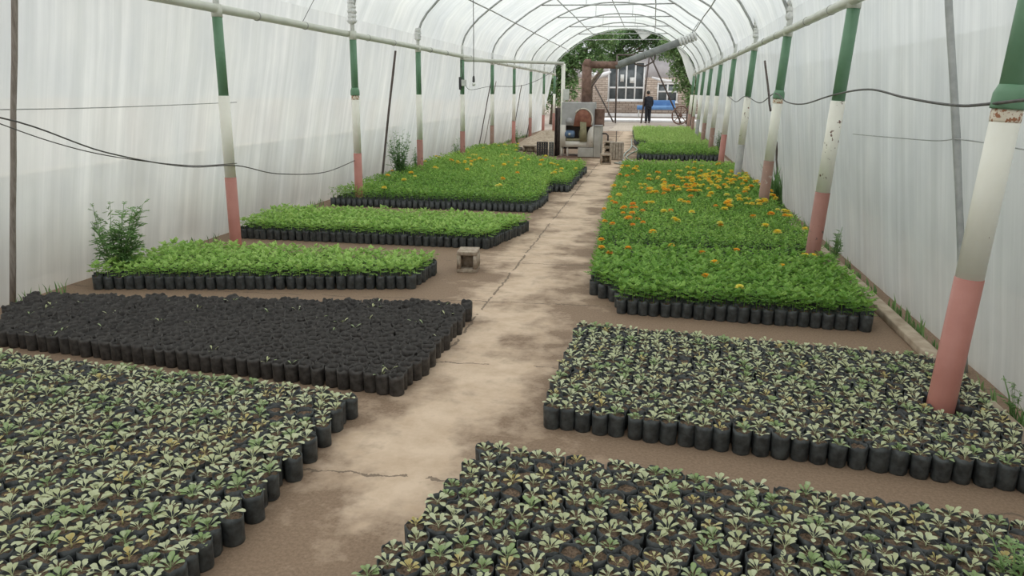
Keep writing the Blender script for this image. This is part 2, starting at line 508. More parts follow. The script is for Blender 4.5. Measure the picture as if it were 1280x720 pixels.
def film_sheet(name, prof, mat, seed, amp=0.010):
    rr = np.random.RandomState(seed)
    pts = []
    for k in range(len(prof) - 1):
        a, b = prof[k], prof[k + 1]
        n = 3 if abs(a[1] - b[1]) > 0.4 else 2
        pts += [(a[0] + (b[0] - a[0]) * i / n, a[1] + (b[1] - a[1]) * i / n) for i in range(n)]
    pts.append(prof[-1])
    ys = np.arange(Y_BACK, Y_END + 0.01, 0.055)
    ny, ns = len(ys), len(pts)
    w = np.zeros(ny)
    for fr in (2.3, 4.1, 7.7, 12.5, 19.0):
        w += np.sin(ys * fr + rr.rand() * 6.28 + 1.6 * np.sin(ys * fr * 0.37 + rr.rand() * 6)) / fr ** 0.45
    w2 = np.roll(w, 9)
    v = np.zeros((ny, ns, 3), np.float32)
    for s, (x, z) in enumerate(pts):
        a, b = pts[max(s - 1, 0)], pts[min(s + 1, ns - 1)]
        tx, tz = b[0] - a[0], b[1] - a[1]
        ln = math.hypot(tx, tz)
        nx, nz_ = tz / ln, -tx / ln
        u = s / (ns - 1)
        d = amp * (w * (1 - u) + w2 * u)
        if s in (0, ns - 1):
            d = d * 0.3
        v[:, s, 0] = x - nx * abs(d) if False else x + nx * d
        v[:, s, 1] = ys
        v[:, s, 2] = np.maximum(z + nz_ * d, 0)
    ii, jj = np.meshgrid(np.arange(ny - 1), np.arange(ns - 1), indexing='ij')
    a = (ii * ns + jj).ravel()
    lv = np.stack([a, a + 1, a + 1 + ns, a + ns], 1).astype(np.int32).ravel()
    nf = len(a)
    me = mesh_from_arrays(name, v.reshape(-1, 3), lv, np.full(nf, 4, np.int32), np.zeros(nf, np.int32), np.zeros(ny * ns, np.float32), [mat], True)
    o = obj(name, me)
    return tag(o, kind='structure')

film_sheet('wall_left', PROF[:6], M['film_side'], 3)
film_sheet('wall_right', PROF[24:], M['film_side'], 5)
film_sheet('ceiling', PROF[5:25], M['film_roof'], 8, 0.008)
mb = MB()
mb.add([(x, Y_BACK, z) for x, z in PROF], [tuple(range(len(PROF)))])
struct('wall_back', mb, M['film_side'])

mb = MB().add([(-4.95, Y_BACK, 0), (2.08, Y_BACK, 0), (2.08, Y_END + 0.1, 0), (-4.95, Y_END + 0.1, 0)], [(0, 1, 2, 3)])
struct('floor', mb, M['floor'])
mb = MB().add([(-120, -90, -0.03), (120, -90, -0.03), (120, 160, -0.03), (-120, 160, -0.03)], [(0, 1, 2, 3)])
struct('exterior_ground', mb, M['ground'])
mb = MB().box(-5.75, -5.5, -8, 33, -0.03, 0.92, bev=0.02)
struct('exterior_wall', mb, M['kerb'])
struct('exterior_wall', MB().box(3.2, 3.45, -8, 33, -0.03, 2.3, bev=0.02), M['outer'])
# kerb along the right-hand foot of the sheet, poured in lengths
mb = MB()
y = -3.0
while y < 33:
    ln = 2.4
    e = R.uniform(-0.008, 0.008)
    mb.box(1.80 + e, 1.90 + e, y, y + ln - 0.012, 0, 0.055 + R.uniform(-0.006, 0.006), bev=0.01)
    y += ln
struct('trim_1', mb, M['kerb'])

# ------------------------------------------------------------------ posts, rails, hoops
POST_Y = lambda n: 7.318 + 3.3745 * (n - 1)

def pipe_post(name, label, x0, x1, y, zr, r, base_mat, collar=True, bot=0.77, tape=0, fat=1.06, group=None, chip=False):
    """Three-colour post: bare x0 at the floor, x1 at the rail; a slimmer pipe goes on up to the hoop."""
    t = thing(name, label, 'post', (x0, y, 0), 0, group)
    X = lambda z: (x1 - x0) * z / zr
    P = lambda z: (X(z), 0, z)
    obj('base_section', MB().tube([P(0), P(0.02), P(bot)], [r * fat * 1.02, r * fat * 1.02, r * fat], 16), base_mat, t, smooth=True)['label'] = 'red painted foot of the post' if base_mat is not M['grey_base'] else 'grey foot of the post'
    obj('middle_section', MB().tube([P(bot), P(1.595)], r, 16), M['white_chip' if chip else 'white'], t, smooth=True)['label'] = 'cream painted middle of the post'
    obj('upper_section', MB().tube([P(1.595), P(zr)], r * 0.88, 16), M['green'], t, smooth=True)['label'] = 'green painted top of the post'
    if collar:
        obj('collar', MB().tube([P(1.59), P(1.60), P(1.66), P(1.70)], [r * 1.16, r * 1.18, r * 1.15, r * 0.9], 16), M['green'], t, smooth=True)
        obj('weld_ring', MB().tube([P(1.530), P(1.540), P(1.575), P(1.592)], [r * 1.0, r * 1.03, r * 1.03, r * 1.0], 16), M['ringpaint'], t, smooth=True)
    top = 2.68
    obj('top_pipe', MB().tube([P(zr - 0.02), P(top)], r * 0.55, 12), M['pipe_white'], t, smooth=True)
    obj('rail_clamp', MB().tube([P(zr - 0.06), P(zr + 0.06)], r * 0.95, 12), M['railwhite'], t, smooth=True)
    if tape:
        w = MB()
        for k in range(7):
            z = 2.58 + k * 0.045 * tape
            w.tube([(X(z) + R.uniform(-.008, .008), R.uniform(-.01, .01), z), (X(z), R.uniform(-.01, .01), z + 0.03), (X(z) + R.uniform(-.01, .01), 0, z + 0.06 * tape)],
                   [0.05, 0.062 + R.uniform(0, .012), 0.045], 9)
        obj('tape_wrap', w, M['tape'], t)
    return t

L_X = {2: -4.265}
for n in range(0, 10):
    x = L_X.get(n, -4.345)
    lab = 'green, cream and red pipe post on the left side, %s from the camera in view' % ordinal(n) if n >= 1 else 'three-coloured pipe post on the left side, out of frame near the camera'
    if n == 0:
        continue
    pipe_post('support_post', lab, x - 0.01, x, POST_Y(n), 2.42, 0.056, M['red'] if n in (1, 2, 6, 8) else (M['red_b'] if n != 5 else M['red_c']), n == 2, 0.76, {2: 1.4, 3: 0.6}.get(n, 0), group='left row of posts')
R_NOTE = {0: 'with rusty weld ring and clean red foot', 1: 'with chipped red foot', 2: 'with brown stub foot', 3: 'with bare grey foot'}
for n in range(0, 10):
    lab = 'green, cream and red pipe post on the right side, %s from the camera' % ordinal(n + 1)
    if n == 0:
        lab = 'thick leaning pipe post standing among pale seedlings at right, rust-stained collar, clean red foot'
    if n == 1:
        lab = 'leaning pipe post with chipped red foot beside the marigold bed, right side'
    if n == 3:
        lab = 'pipe post with bare grey foot, right side, behind the brown-footed post'
    bm_ = {0: M['red'], 1: M['red_b'], 2: M['red_c'], 3: M['grey_base'], 4: M['red'], 5: M['red_c'], 6: M['red_c'], 7: M['grey_base']}.get(n, M['red_c'])
    pipe_post('support_post', lab, 1.535, 1.665, POST_Y(n), 2.43, 0.0635 if n < 3 else 0.06, bm_, n in (0, 2), 0.78, {2: 1.8, 3: 1.2}.get(n, 0), 1.1 if n == 2 else 1.04, group='right row of posts', chip=(n in (1, 3)))

def rail(x, zz, label, wob):
    t = thing('eaves_rail', label, 'rail', (x, 0, zz))
    y, k = -2.8, 0
    obj('pipe', MB().tube([(R.uniform(-wob, wob), yy, R.uniform(-wob, wob)) for yy in np.arange(-2.8, Y_END + 0.1, 1.6)], 0.044, 14), M['railwhite'], t, smooth=True)
    for k in range(0, 10):
        for q in (0.8, 2.0):
            yy = POST_Y(k) + q
            if yy < Y_END:
                obj('joint_ring', MB().tube([(0, yy - .012, 0), (0, yy + .012, 0)], 0.049, 14), M['grey_base'], t, smooth=True)
    return t
rail(-4.345, 2.44, 'long pale pipe rail running along the left posts', 0.004)
rail(1.645, 2.44, 'long pale pipe rail running along the right posts', 0.004)

HOOP = [(-4.345, 2.62), (-4.33, 2.72), (-4.27, 2.88), (-4.16, 3.04), (-3.95, 3.255), (-3.70, 3.45), (-3.36, 3.69), (-3.0, 3.90), (-2.64, 4.065), (-2.07, 4.215), (-1.68, 4.275), (-1.3, 4.29),
        (-0.92, 4.275), (-0.54, 4.23), (-0.16, 4.125), (0.2, 4.0), (0.52, 3.81), (0.81, 3.61), (1.08, 3.45), (1.37, 3.15), (1.54, 2.89), (1.63, 2.7), (1.655, 2.6)]
for n in range(0, 10):
    yy = POST_Y(n)
    lab = '%s arched grey roof pipe counted from the camera, spanning the tunnel' % ordinal(n + 1).capitalize() if n < 9 else 'last arched grey roof pipe at the open end of the tunnel'
    t = thing('roof_hoop', lab, 'roof hoop', (0, yy, 0), group='arched roof pipes')
    hp = list(HOOP)
    if n in L_X:
        hp[0] = (L_X[n], 2.62); hp[1] = (L_X[n] + .01, 2.72); hp[2] = (-4.22, 2.88)
    obj('arch', MB().tube([(x, 0, z) for x, z in hp], 0.021, 10), M['galv'], t, smooth=True)
    obj('tie_bar', MB().tube([(-3.02, 0.03, 3.875), (-1.3, 0.03, 3.87 + R.uniform(-.02, .02)), (0.42, 0.03, 3.875)], 0.016, 8), M['galv'], t, smooth=True)
    for xx in (-1.85, -0.75):
        obj('drop_rod', MB().tube([(xx, 0.03, 3.86), (xx, 0.02, 4.26)], 0.007, 6), M['galv'], t)
for (x, z, w_) in ((-3.69, 3.415, 'on the lower left haunch'), (-2.65, 4.04, 'on the upper left of the roof'), (-1.32, 4.262, 'along the ridge'),
                   (-0.07, 4.075, 'on the upper right of the roof'), (1.08, 3.42, 'on the lower right haunch')):
    tag(obj('roof_purlin', MB().tube([(x + R.uniform(-.012, .012), yy, z + R.uniform(-.01, .006)) for yy in np.arange(-2.5, Y_END, 1.69)], 0.015, 8), M['galv'], smooth=True),
        'long thin steel purlin %s under the hoops' % w_, 'purlin', 'roof purlins')

# poles and sticks that hold the sheet
def stick(name, label, a, b, r, mat, group=None):
    n = 7
    pts = [(a[0] + (b[0] - a[0]) * k / n + R.uniform(-.006, .006), a[1] + (b[1] - a[1]) * k / n + R.uniform(-.006, .006), a[2] + (b[2] - a[2]) * k / n) for k in range(n + 1)]
    return tag(obj(name, MB().tube(pts, [r * R.uniform(0.9, 1.1) for _ in pts], 9), mat, smooth=True), label, 'pole', group)
stick('wooden_pole', 'weathered wooden pole against the sheet at the left edge', (-4.85, 4.865, 0), (-4.37, 4.88, 2.6), 0.022, M['wood'])
stick('wooden_pole', 'grey upright pole against the right sheet behind the thick leaning post', (1.975, 4.78, 0), (1.685, 5.25, 2.5), 0.022, M['galv'])
stick('wooden_stick', 'dark stick leaning on the left sheet between second and third posts', (-4.76, 12.98, 0), (-4.42, 13.0, 2.33), 0.02, M['darkwood'])
stick('wooden_stick', 'thin dark stick leaning on the left sheet behind the fourth post', (-4.72, 20.6, 0.0), (-4.49, 21.4, 2.0), 0.014, M['darkwood'])
stick('wooden_stick', 'pale thin stick beside the dark one behind the fourth left post', (-4.66, 21.0, 0.0), (-4.46, 21.9, 1.95), 0.012, M['wood'])
stick('wooden_stick', 'thin stick leaning on the left sheet behind the sixth post', (-4.74, 26.0, 0.0), (-4.50, 26.5, 1.9), 0.014, M['darkwood'])
stick('wooden_stick', 'short dark stick standing by the seventh left post', (-4.64, 28.5, 0.0), (-4.50, 28.8, 0.90), 0.02, M['darkwood'])
stick('wooden_stick', 'dark stick hanging high on the right sheet beside the third post', (1.745, 13.25, 2.17), (1.835, 12.8, 1.39), 0.017, M['darkwood'])
stick('wooden_stick', 'short dark stick low on the right sheet behind the grass tuft', (1.87, 12.15, 0.95), (1.985, 12.2, 0.0), 0.016, M['darkwood'])

def wire(name, label, pts, r=0.006, mat=None, group=None):
    P = [Vector(p) for p in pts]
    out = []
    for k in range(len(P) - 1):
        p0, p1, p2, p3 = P[max(k - 1, 0)], P[k], P[k + 1], P[min(k + 2, len(P) - 1)]
        for i in range(8):
            t = i / 8
            q = 0.5 * ((2 * p1) + (p2 - p0) * t + (2 * p0 - 5 * p1 + 4 * p2 - p3) * t * t + (3 * p1 - p0 - 3 * p2 + p3) * t ** 3)
            out.append(q)
    out.append(P[-1])
    return tag(obj(name, MB().tube(out, r, 6), mat or M['wire'], smooth=True), label, 'wire', group)
wire('slack_wire', 'dark slack wire drooping from the left edge to the first left post', [(-4.30, 3.2, 1.62), (-4.33, 4.5, 1.46), (-4.33, 5.46, 1.16), (-4.32, 6.5, 0.95), (-4.27, 7.32, 0.885), (-4.33, 8.3, 0.70), (-4.33, 9.6, 0.585), (-4.30, 10.69, 0.66)], 0.006)
wire('slack_wire', 'second thin wire twisted along the drooping wire at the left', [(-4.31, 4.2, 1.52), (-4.33, 4.9, 1.28), (-4.35, 5.6, 1.11), (-4.34, 6.6, 0.95), (-4.26, 7.31, 0.91)], 0.004)
wire('slack_wire', 'dark wire strung between the first posts on the right', [(1.50, 2.2, 1.72), (1.555, 3.94, 1.615), (1.60, 4.6, 1.60), (1.60, 5.4, 1.635), (1.60, 6.3, 1.69), (1.57, 7.32, 1.645), (1.60, 8.8, 1.55), (1.60, 9.9, 1.56), (1.57, 10.69, 1.66), (1.60, 12.3, 1.52), (1.58, 14.07, 1.61), (1.6, 15.8, 1.5), (1.58, 17.44, 1.62)], 0.0075)
wire('slack_wire', 'pale wire stretched against the left sheet behind the first post', [(-4.60, 3.0, 1.53), (-4.60, 5.5, 1.50), (-4.60, 8.0, 1.52)], 0.004, M['galv'])
wire('slack_wire', 'pale wire stretched against the right sheet behind the first posts', [(1.80, 3.0, 1.38), (1.80, 4.8, 1.40), (1.82, 5.5, 1.36), (1.82, 7.5, 1.30)], 0.004, M['galv'])
wire('slack_wire', 'thin wire from the left rail up to the sheet', [(-4.345, 9.25, 2.47), (-4.2, 9.6, 2.95), (-4.0, 9.9, 3.27)], 0.004)
wire('slack_wire', 'electric wire sagging from the fourth left post to the door frame', [(-4.28, 17.44, 1.85), (-4.1, 17.2, 1.70), (-3.7, 17.6, 1.78), (-3.2, 18.6, 1.80), (-2.8, 19.5, 2.0), (-2.42, 20.2, 2.33)], 0.006)
# hanging lamp
t = thing('hanging_lamp', 'lamp holder hanging on a long dark cable from the roof', 'lamp', (-3.29, 14.07, 1.84))
obj('cable', MB().tube([(0, 0, 0.05), (0.004, 0, 0.9), (0, 0, 1.87)], 0.007, 6), M['wire'], t)
obj('socket', MB().lathe([(0.012, 0.10), (0.022, 0.07), (0.026, 0.0), (0.02, -0.02)][::-1], 12), M['black_plastic'], t, smooth=True)
obj('bulb', MB().lathe([(0.008, -0.085), (0.028, -0.07), (0.034, -0.05), (0.026, -0.025), (0.015, -0.01)], 12), M['glass'], t, smooth=True)
t = thing('switch_box', 'pale electric box on the fourth left post', 'switch box', (-4.29, 17.36, 1.78))
obj('box', MB().box(-0.05, 0.06, -0.05, 0.02, 0, 0.14, bev=0.008), M['pipe_white'], t)
obj('cable_loop', MB().tube([(0.0, -0.03, 0.14), (-0.04, -0.05, 0.35), (-0.05, -0.04, 0.55), (-0.03, 0.0, 0.62)], 0.008, 6), M['wire'], t)
obj('dark_plug', MB().box(-0.11, -0.06, -0.04, 0.02, -0.08, 0.20, bev=0.01), M['black_plastic'], t)

# ------------------------------------------------------------------ bags, soil, seedlings: templates
def bag_mb(rr, seg, r=0.0405, h=0.115, rag=0.006):
    mb = MB()
    ph = [rr.uniform(0, 6.28) for _ in range(4)]
    sq = rr.uniform(0.0, 0.05)
    def w(k, a):
        return 1 + sq * math.cos(2 * a + ph[0]) + 0.025 * math.cos(5 * a + ph[1] + k * 0.7) + 0.02 * math.cos(9 * a + ph[2])
    prof = [(r * 0.93, 0.0), (r * 0.99, 0.006), (r * 1.0, h * 0.45), (r * 1.03, h * 0.8), (r * 1.02, h)] if seg > 9 else [(r * 0.9, 0), (r, 0.012), (r * 1.02, h)]
    vs = []
    n = len(prof)
    rim = [h + 0.004 * math.cos(2 * 2 * PI * j / seg + ph[3]) + rr.uniform(-rag, rag) for j in range(seg)]
    for k, (q, z) in enumerate(prof):
        for j in range(seg):
            a = 2 * PI * j / seg
            rad = q * w(k, a)
            vs.append((rad * math.cos(a), rad * math.sin(a), rim[j] if k == n - 1 else z))
    # inner lip going down to the soil
    for j in range(seg):
        a = 2 * PI * j / seg
        rad = r * 0.975 * w(n - 1, a)
        vs.append((rad * math.cos(a), rad * math.sin(a), rim[j] - 0.001))
    for j in range(seg):
        a = 2 * PI * j / seg
        vs.append((r * 0.95 * math.cos(a), r * 0.93 * math.sin(a), h - 0.035))
    n += 2
    fs = [(k * seg + j, k * seg + (j + 1) % seg, (k + 1) * seg + (j + 1) % seg, (k + 1) * seg + j) for k in range(n - 1) for j in range(seg)]
    fs.append(tuple(range(seg - 1, -1, -1)))
    return mb.add(vs, fs)

def soil_mb(rr, seg, level, r=0.039):
    vs = [(0, 0, level + rr.uniform(-.004, .006))]
    for ring, q in enumerate((0.5, 1.0)):
        for j in range(seg):
            a = 2 * PI * (j + 0.5 * ring) / seg
            vs.append((r * q * math.cos(a), r * q * math.sin(a), level + rr.uniform(-0.006, 0.006)))
    fs = [(0, 1 + j, 1 + (j + 1) % seg) for j in range(seg)]
    for j in range(seg):
        a, b, c, d = 1 + j, 1 + (j + 1) % seg, 1 + seg + (j + 1) % seg, 1 + seg + j
        fs += [(a, d, b), (b, d, c)]
    return MB().add(vs, fs)

def frame_of(az, el):
    d = Vector((math.cos(az) * math.cos(el), math.sin(az) * math.cos(el), math.sin(el)))
    s = Vector((-math.sin(az), math.cos(az), 0))
    return d, s, d.cross(s) * -1 if d.cross(s).z < 0 else d.cross(s)

def spoon_leaf(mb, base, az, el, ln, wd, tint, rr, droop=0.5):
    """Petiole widening to a rounded, slightly cupped blade that arches over."""
    rows = [(0.0, 0.07), (0.38, 0.10), (0.58, 0.62), (0.76, 1.0), (0.90, 0.84), (0.97, 0.52), (1.0, 0.15)]
    p = Vector(base)
    vs, tt = [], []
    last = 0
    for k, (u, w) in enumerate(rows):
        e = el - droop * u * u
        d, s, up = frame_of(az, e)
        p = p + d * (u - last) * ln
        last = u
        hw = w * wd * 0.5
        lift = hw * 0.35
        vs += [p - s * hw + up * lift, p, p + s * hw + up * lift]
        tt += [tint + 0.05, tint - 0.05, tint + 0.05]
    fs = []
    for k in range(len(rows) - 1):
        a = k * 3
        fs += [(a, a + 1, a + 4, a + 3), (a + 1, a + 2, a + 5, a + 4)]
    mb.add(vs, fs, 0, [min(max(x, 0), 1) for x in tt])

def silver_seedling(rr, look):
    mb = MB()
    z = 0.100
    base_t = {'silvery': 0.62, 'grey-green': 0.45, 'yellowing': 0.10, 'green': 0.90}[look]
    n = {'silvery': 7, 'grey-green': 7, 'yellowing': 5, 'green': 12}[look] + rr.randint(-1, 2)
    cx, cy = rr.uniform(-.008, .008), rr.uniform(-.008, .008)
    mb.tube([(cx, cy, z - 0.004), (cx, cy, z + 0.012)], [0.003, 0.002], 6, tint=base_t)
    a0 = rr.uniform(0, 6.28)
    for k in range(n):
        inner = k >= n * 0.6
        az = a0 + k * 2.4 + rr.uniform(-.3, .3)
        el = rr.uniform(0.85, 1.3) if inner else rr.uniform(0.30, 0.95)
        ln = (rr.uniform(0.032, 0.044) if inner else rr.uniform(0.038, 0.058)) * (1.0 if look != 'yellowing' else 0.85)
        spoon_leaf(mb, (cx, cy, z + 0.006 + 0.004 * inner), az, el, ln, rr.uniform(0.0145, 0.022), base_t + rr.uniform(-.1, .1), rr, rr.uniform(0.3, 0.9))
    return mb

def leaflet(mb, p, d, s, up, ln, wd, tint):
    """Folded rhombus leaflet."""
    tip = p + d * ln - up * ln * 0.12
    mid = p + d * ln * 0.45
    mb.add([p, mid + s * wd * 0.5 + up * wd * 0.16, tip, mid - s * wd * 0.5 + up * wd * 0.16], [(0, 1, 2), (0, 2, 3)], 0, min(max(tint, 0), 1))

def green_seedling(rr, h, rad, n_nodes, per, base_t, lean=0.0, z0=0.100):
    """Upright stem with opposite, spreading compound leaves: a rounded little bush."""
    mb = MB()
    mb.tube([(0, 0, z0 - 0.01), (rr.uniform(-.006, .006), rr.uniform(-.006, .006), z0 + h * 0.5), (rr.uniform(-.01, .01), rr.uniform(-.01, .01), z0 + h * 0.9)], [0.0028, 0.0022, 0.0014], 5, tint=base_t)
    for k in range(n_nodes):
        u = (k + 0.6) / n_nodes
        z = z0 + h * (0.25 + 0.70 * u)
        for q in range(2 if k < n_nodes - 1 else 3):
            az = k * 1.57 + q * (PI if k < n_nodes - 1 else 2.09) + rr.uniform(-.5, .5)
            el = 0.15 + 0.75 * u + rr.uniform(-.2, .2)
            ln = rad * (1.0 - 0.30 * u) * rr.uniform(0.8, 1.15)
            d, s, up = frame_of(az, el)
            p0 = Vector((0, 0, z))
            for j in range(per):
                f = 0.35 + 0.65 * j / max(per - 1, 1)
                pp = p0 + d * ln * f - Vector((0, 0, 1)) * ln * 0.22 * f * f
                tn = base_t + 0.22 * (u - 0.5) + rr.uniform(-.14, .14)
                if j == per - 1:
                    leaflet(mb, pp - d * ln * 0.15, d, s, up, ln * 0.58, ln * 0.36, tn + 0.06)
                else:
                    for sg in (-1, 1):
                        dd = (d * 0.55 + s * sg * 0.85).normalized()
                        ss = (s * 0.55 * -sg + d * 0.85).normalized()
                        leaflet(mb, pp, dd, ss, up, ln * 0.50, ln * 0.31, tn)
    return mb

def flower_mb(rr, c, r, tint):
    """Pompon bloom: rings of short ruffled petals on a dome, with a green cup."""
    mb = MB()
    for ring, (el, n, q) in enumerate(((0.0, 11, 1.0), (0.45, 9, 0.9), (0.95, 6, 0.72), (1.35, 3, 0.5))):
        for k in range(n):
            az = 2 * PI * (k + 0.5 * ring) / n + rr.uniform(-.15, .15)
            d, s, up = frame_of(az, el + rr.uniform(-.12, .12))
            p = Vector(c) + d * r * q * 0.35
            e = Vector(c) + d * r * q
            w = r * 0.42
            tn = min(max(tint + rr.uniform(-.08, .08), 0), 1)
            mb.add([p - s * w * 0.4, p + s * w * 0.4, e + s * w - up * r * 0.06, e + up * r * 0.08, e - s * w - up * r * 0.06], [(0, 1, 2, 3, 4)], 0, tn)
    return mb

rr = random.Random(5)
BAG_HI = [bag_mb(rr, 16) for _ in range(6)]
BAG_OPEN = [bag_mb(rr, 16, 0.0405, 0.119, 0.008) for _ in range(6)]
BAG_LO = [bag_mb(rr, 8) for _ in range(3)]
SOIL_HI = [soil_mb(rr, 14, 0.101) for _ in range(4)]
SOIL_LOW = [soil_mb(rr, 12, 0.091) for _ in range(4)]
SOIL_LO = [soil_mb(rr, 7, 0.100) for _ in range(2)]
LOOKS = ['silvery'] * 8 + ['grey-green'] * 9 + ['yellowing'] * 4 + ['green'] * 3
SILVER = [(lk, silver_seedling(rr, lk)) for lk in LOOKS]
GREEN_HI = [green_seedling(rr, rr.uniform(0.075, 0.105), rr.uniform(0.058, 0.072), 4, 3, rr.uniform(0.45, 0.75)) for _ in range(12)]
GREEN_LO = [green_seedling(rr, rr.uniform(0.085, 0.115), rr.uniform(0.062, 0.078), 3, 2, rr.uniform(0.45, 0.75)) for _ in range(8)]
MARI_HI = [green_seedling(rr, rr.uniform(0.10, 0.135), rr.uniform(0.060, 0.074), 5, 3, rr.uniform(0.40, 0.72)) for _ in range(12)]
MARI_MID = [green_seedling(rr, rr.uniform(0.12, 0.165), rr.uniform(0.064, 0.080), 4, 2, rr.uniform(0.35, 0.7)) for _ in range(10)]
MARI_LO = [green_seedling(rr, rr.uniform(0.13, 0.17), rr.uniform(0.085, 0.10), 3, 2, rr.uniform(0.45, 0.75)) for _ in range(6)]
FL = [flower_mb(rr, (rr.uniform(-.015, .015), rr.uniform(-.015, .015), 0), rr.uniform(0.028, 0.037), tn) for tn in (0.08, 0.2, 0.35, 0.5, 0.7, 0.85, 0.95)]
def sprout(rr):
    mb = MB()
    for k in range(rr.randint(2, 4)):
        spoon_leaf(mb, (rr.uniform(-.01, .01), rr.uniform(-.01, .01), 0.095), rr.uniform(0, 6.28), rr.uniform(0.5, 1.0), rr.uniform(.04, .06), 0.011, rr.choice([0.6, 0.3, 0.9]), rr)
    return mb
SPROUT = [sprout(rr) for _ in range(5)]

ME = {}
def shared(key, name, mb, mat, smooth=False):
    if key not in ME:
        ME[key] = mesh(name, mb, mat, smooth)
    return ME[key]

class Mass:
    """Gathers placed copies of templates into one mesh for a far or hidden remainder."""
    def __init__(self):
        self.parts = []
        self.cache = {}
    def put(self, mb, mi, loc, rz, sc, dt=0.0):
        k = id(mb)
        if k not in self.cache:
            self.cache[k] = mb.arrays()
        v, lv, lt, _, t = self.cache[k]
        c, s = math.cos(rz) * sc, math.sin(rz) * sc
        w = np.empty_like(v)
        w[:, 0] = v[:, 0] * c - v[:, 1] * s + loc[0]
        w[:, 1] = v[:, 0] * s + v[:, 1] * c + loc[1]
        w[:, 2] = v[:, 2] * sc + loc[2]
        self.parts.append((w, lv, lt, mi, np.clip(t + dt, 0, 1)))
    def build(self, name, mats):
        off, V, LV, LT, MI, T = 0, [], [], [], [], []
        for w, lv, lt, mi, t in self.parts:
            V.append(w); LV.append(lv + off); LT.append(lt); MI.append(np.full(len(lt), mi, np.int32)); T.append(t)
            off += len(w)
        me = mesh_from_arrays(name, np.concatenate(V), np.concatenate(LV), np.concatenate(LT), np.concatenate(MI), np.concatenate(T), mats)
        return obj(name, me)

POSTS = [(-4.35, POST_Y(n)) for n in range(0, 10)] + [(1.54, POST_Y(n)) for n in range(0, 10)]
def lerp(pts, y):
    if y <= pts[0][0]:
        return pts[0][1]
    for a, b in zip(pts, pts[1:]):
        if y <= b[0]:
            return a[1] + (b[1] - a[1]) * (y - a[0]) / (b[0] - a[0])
    return pts[-1][1]

def bed(y0, sgn, rows, xa, xb, side, slope=0.0, pitch=0.083, clip=None, seed=1, stagger=0.35):
    """Bags stood in rows. Row 0 lies on the reference edge; columns count from the walk. side=+1 right of it, -1 left."""
    q = random.Random(seed)
    out = []
    for j in range(rows):
        yb = y0 + sgn * j * pitch * 0.985
        xs = lerp(xa, yb) + side * q.uniform(0, 0.035) + side * pitch * stagger * (j % 2)
        c = 0
        x = xs
        while (x < lerp(xb, yb)) if side > 0 else (x > lerp(xb, yb)):
            yy = yb + slope * (x - lerp(xa, y0))
            px, py = x + q.uniform(-.006, .006), yy + q.uniform(-.008, .008)
            ok = clip is None or clip(px, py)
            if ok and all((px - a) ** 2 + (py - b) ** 2 > 0.108 ** 2 for a, b in POSTS):
                out.append((j + 1, c + 1, px, py))
            x += side * pitch * q.uniform(0.96, 1.05)
            c += 1
    return out

def in_frame(x, y, z, mx=4, my=8):
    d = Vector((x, y, z - CAM_Z))
    w = d.dot(fwd)
    if w < 0.3:
        return False
    u, v_ = 640 + FPX * d.dot(rt) / w, 360 + FPX * d.dot(dn) / w
    return mx < u < 1280 - mx and my < v_ < 720 - my

# the beds, as (phrase, reference edge phrase, spots)
BEDS = {
    'R1': ('bottom right bed', 'row from back', bed(3.00, -1, 21, [(1.2, -1.0), (3.0, -0.67)], [(0, 1.86)], 1, -0.11, 0.0835, None, 1)),
    'R2': ('bed around leaning post', 'row from front', bed(3.53, 1, 18, [(3.5, -0.465), (4.9, -0.41)], [(0, 1.80)], 1, -0.117, 0.0835, None, 2, 0.1)),
    'L1': ('bottom left bed', 'row from back', bed(3.43, -1, 27, [(1.2, -1.47), (3.5, -1.465)], [(0, -4.35)], -1, -0.085, 0.0835, None, 3)),
    'L2': ('seedless bed', 'row from front', bed(3.77, 1, 20, [(3.7, -1.33), (4.2, -1.275), (5.3, -1.275)], [(3.7, -4.25), (4.3, -4.6), (6, -4.75)], -1, -0.105, 0.082, lambda x, y: y < 5.31 + 0.125 * (x + 1.31), 4, 0.2)),
    'L3': ('bed behind soil bags', 'row from front', bed(6.05, 1, 14, [(6.0, -1.965), (6.7, -1.93)], [(5, -4.62)], -1, 0.215, 0.083, lambda x, y: y < 6.66 and y > 5.42, 5, 0.15)),
    'L4': ('bed behind lone block', 'row from front', bed(7.86, 1, 15, [(7.81, -1.70), (8.84, -1.46), (9.1, -1.46)], [(5, -4.66)], -1, 0.0, 0.083, None, 6, 0.2)),
    'R3': ('front marigold bed', 'row from front', bed(5.66, 1, 21, [(5.6, -0.16), (5.95, -0.20), (6.1, -0.42), (7.4, -0.46)], [(5.5, 1.63), (7.5, 1.68)], 1, -0.06, 0.083, lambda x, y: y < 7.34, 7, 0.15)),
}
GREEN_FAR = {
    'R5a': bed(19.72, 1, 26, [(19, -0.32), (22, -0.30)], [(19, 1.72)], 1, 0, 0.10, None, 11),
    'R5b': bed(22.9, 1, 104, [(22.9, -0.1), (24.2, -0.05), (25.2, -0.5), (33.4, -0.78)], [(22, 1.74)], 1, 0, 0.112, lambda x, y: y < 33.8, 12),
}
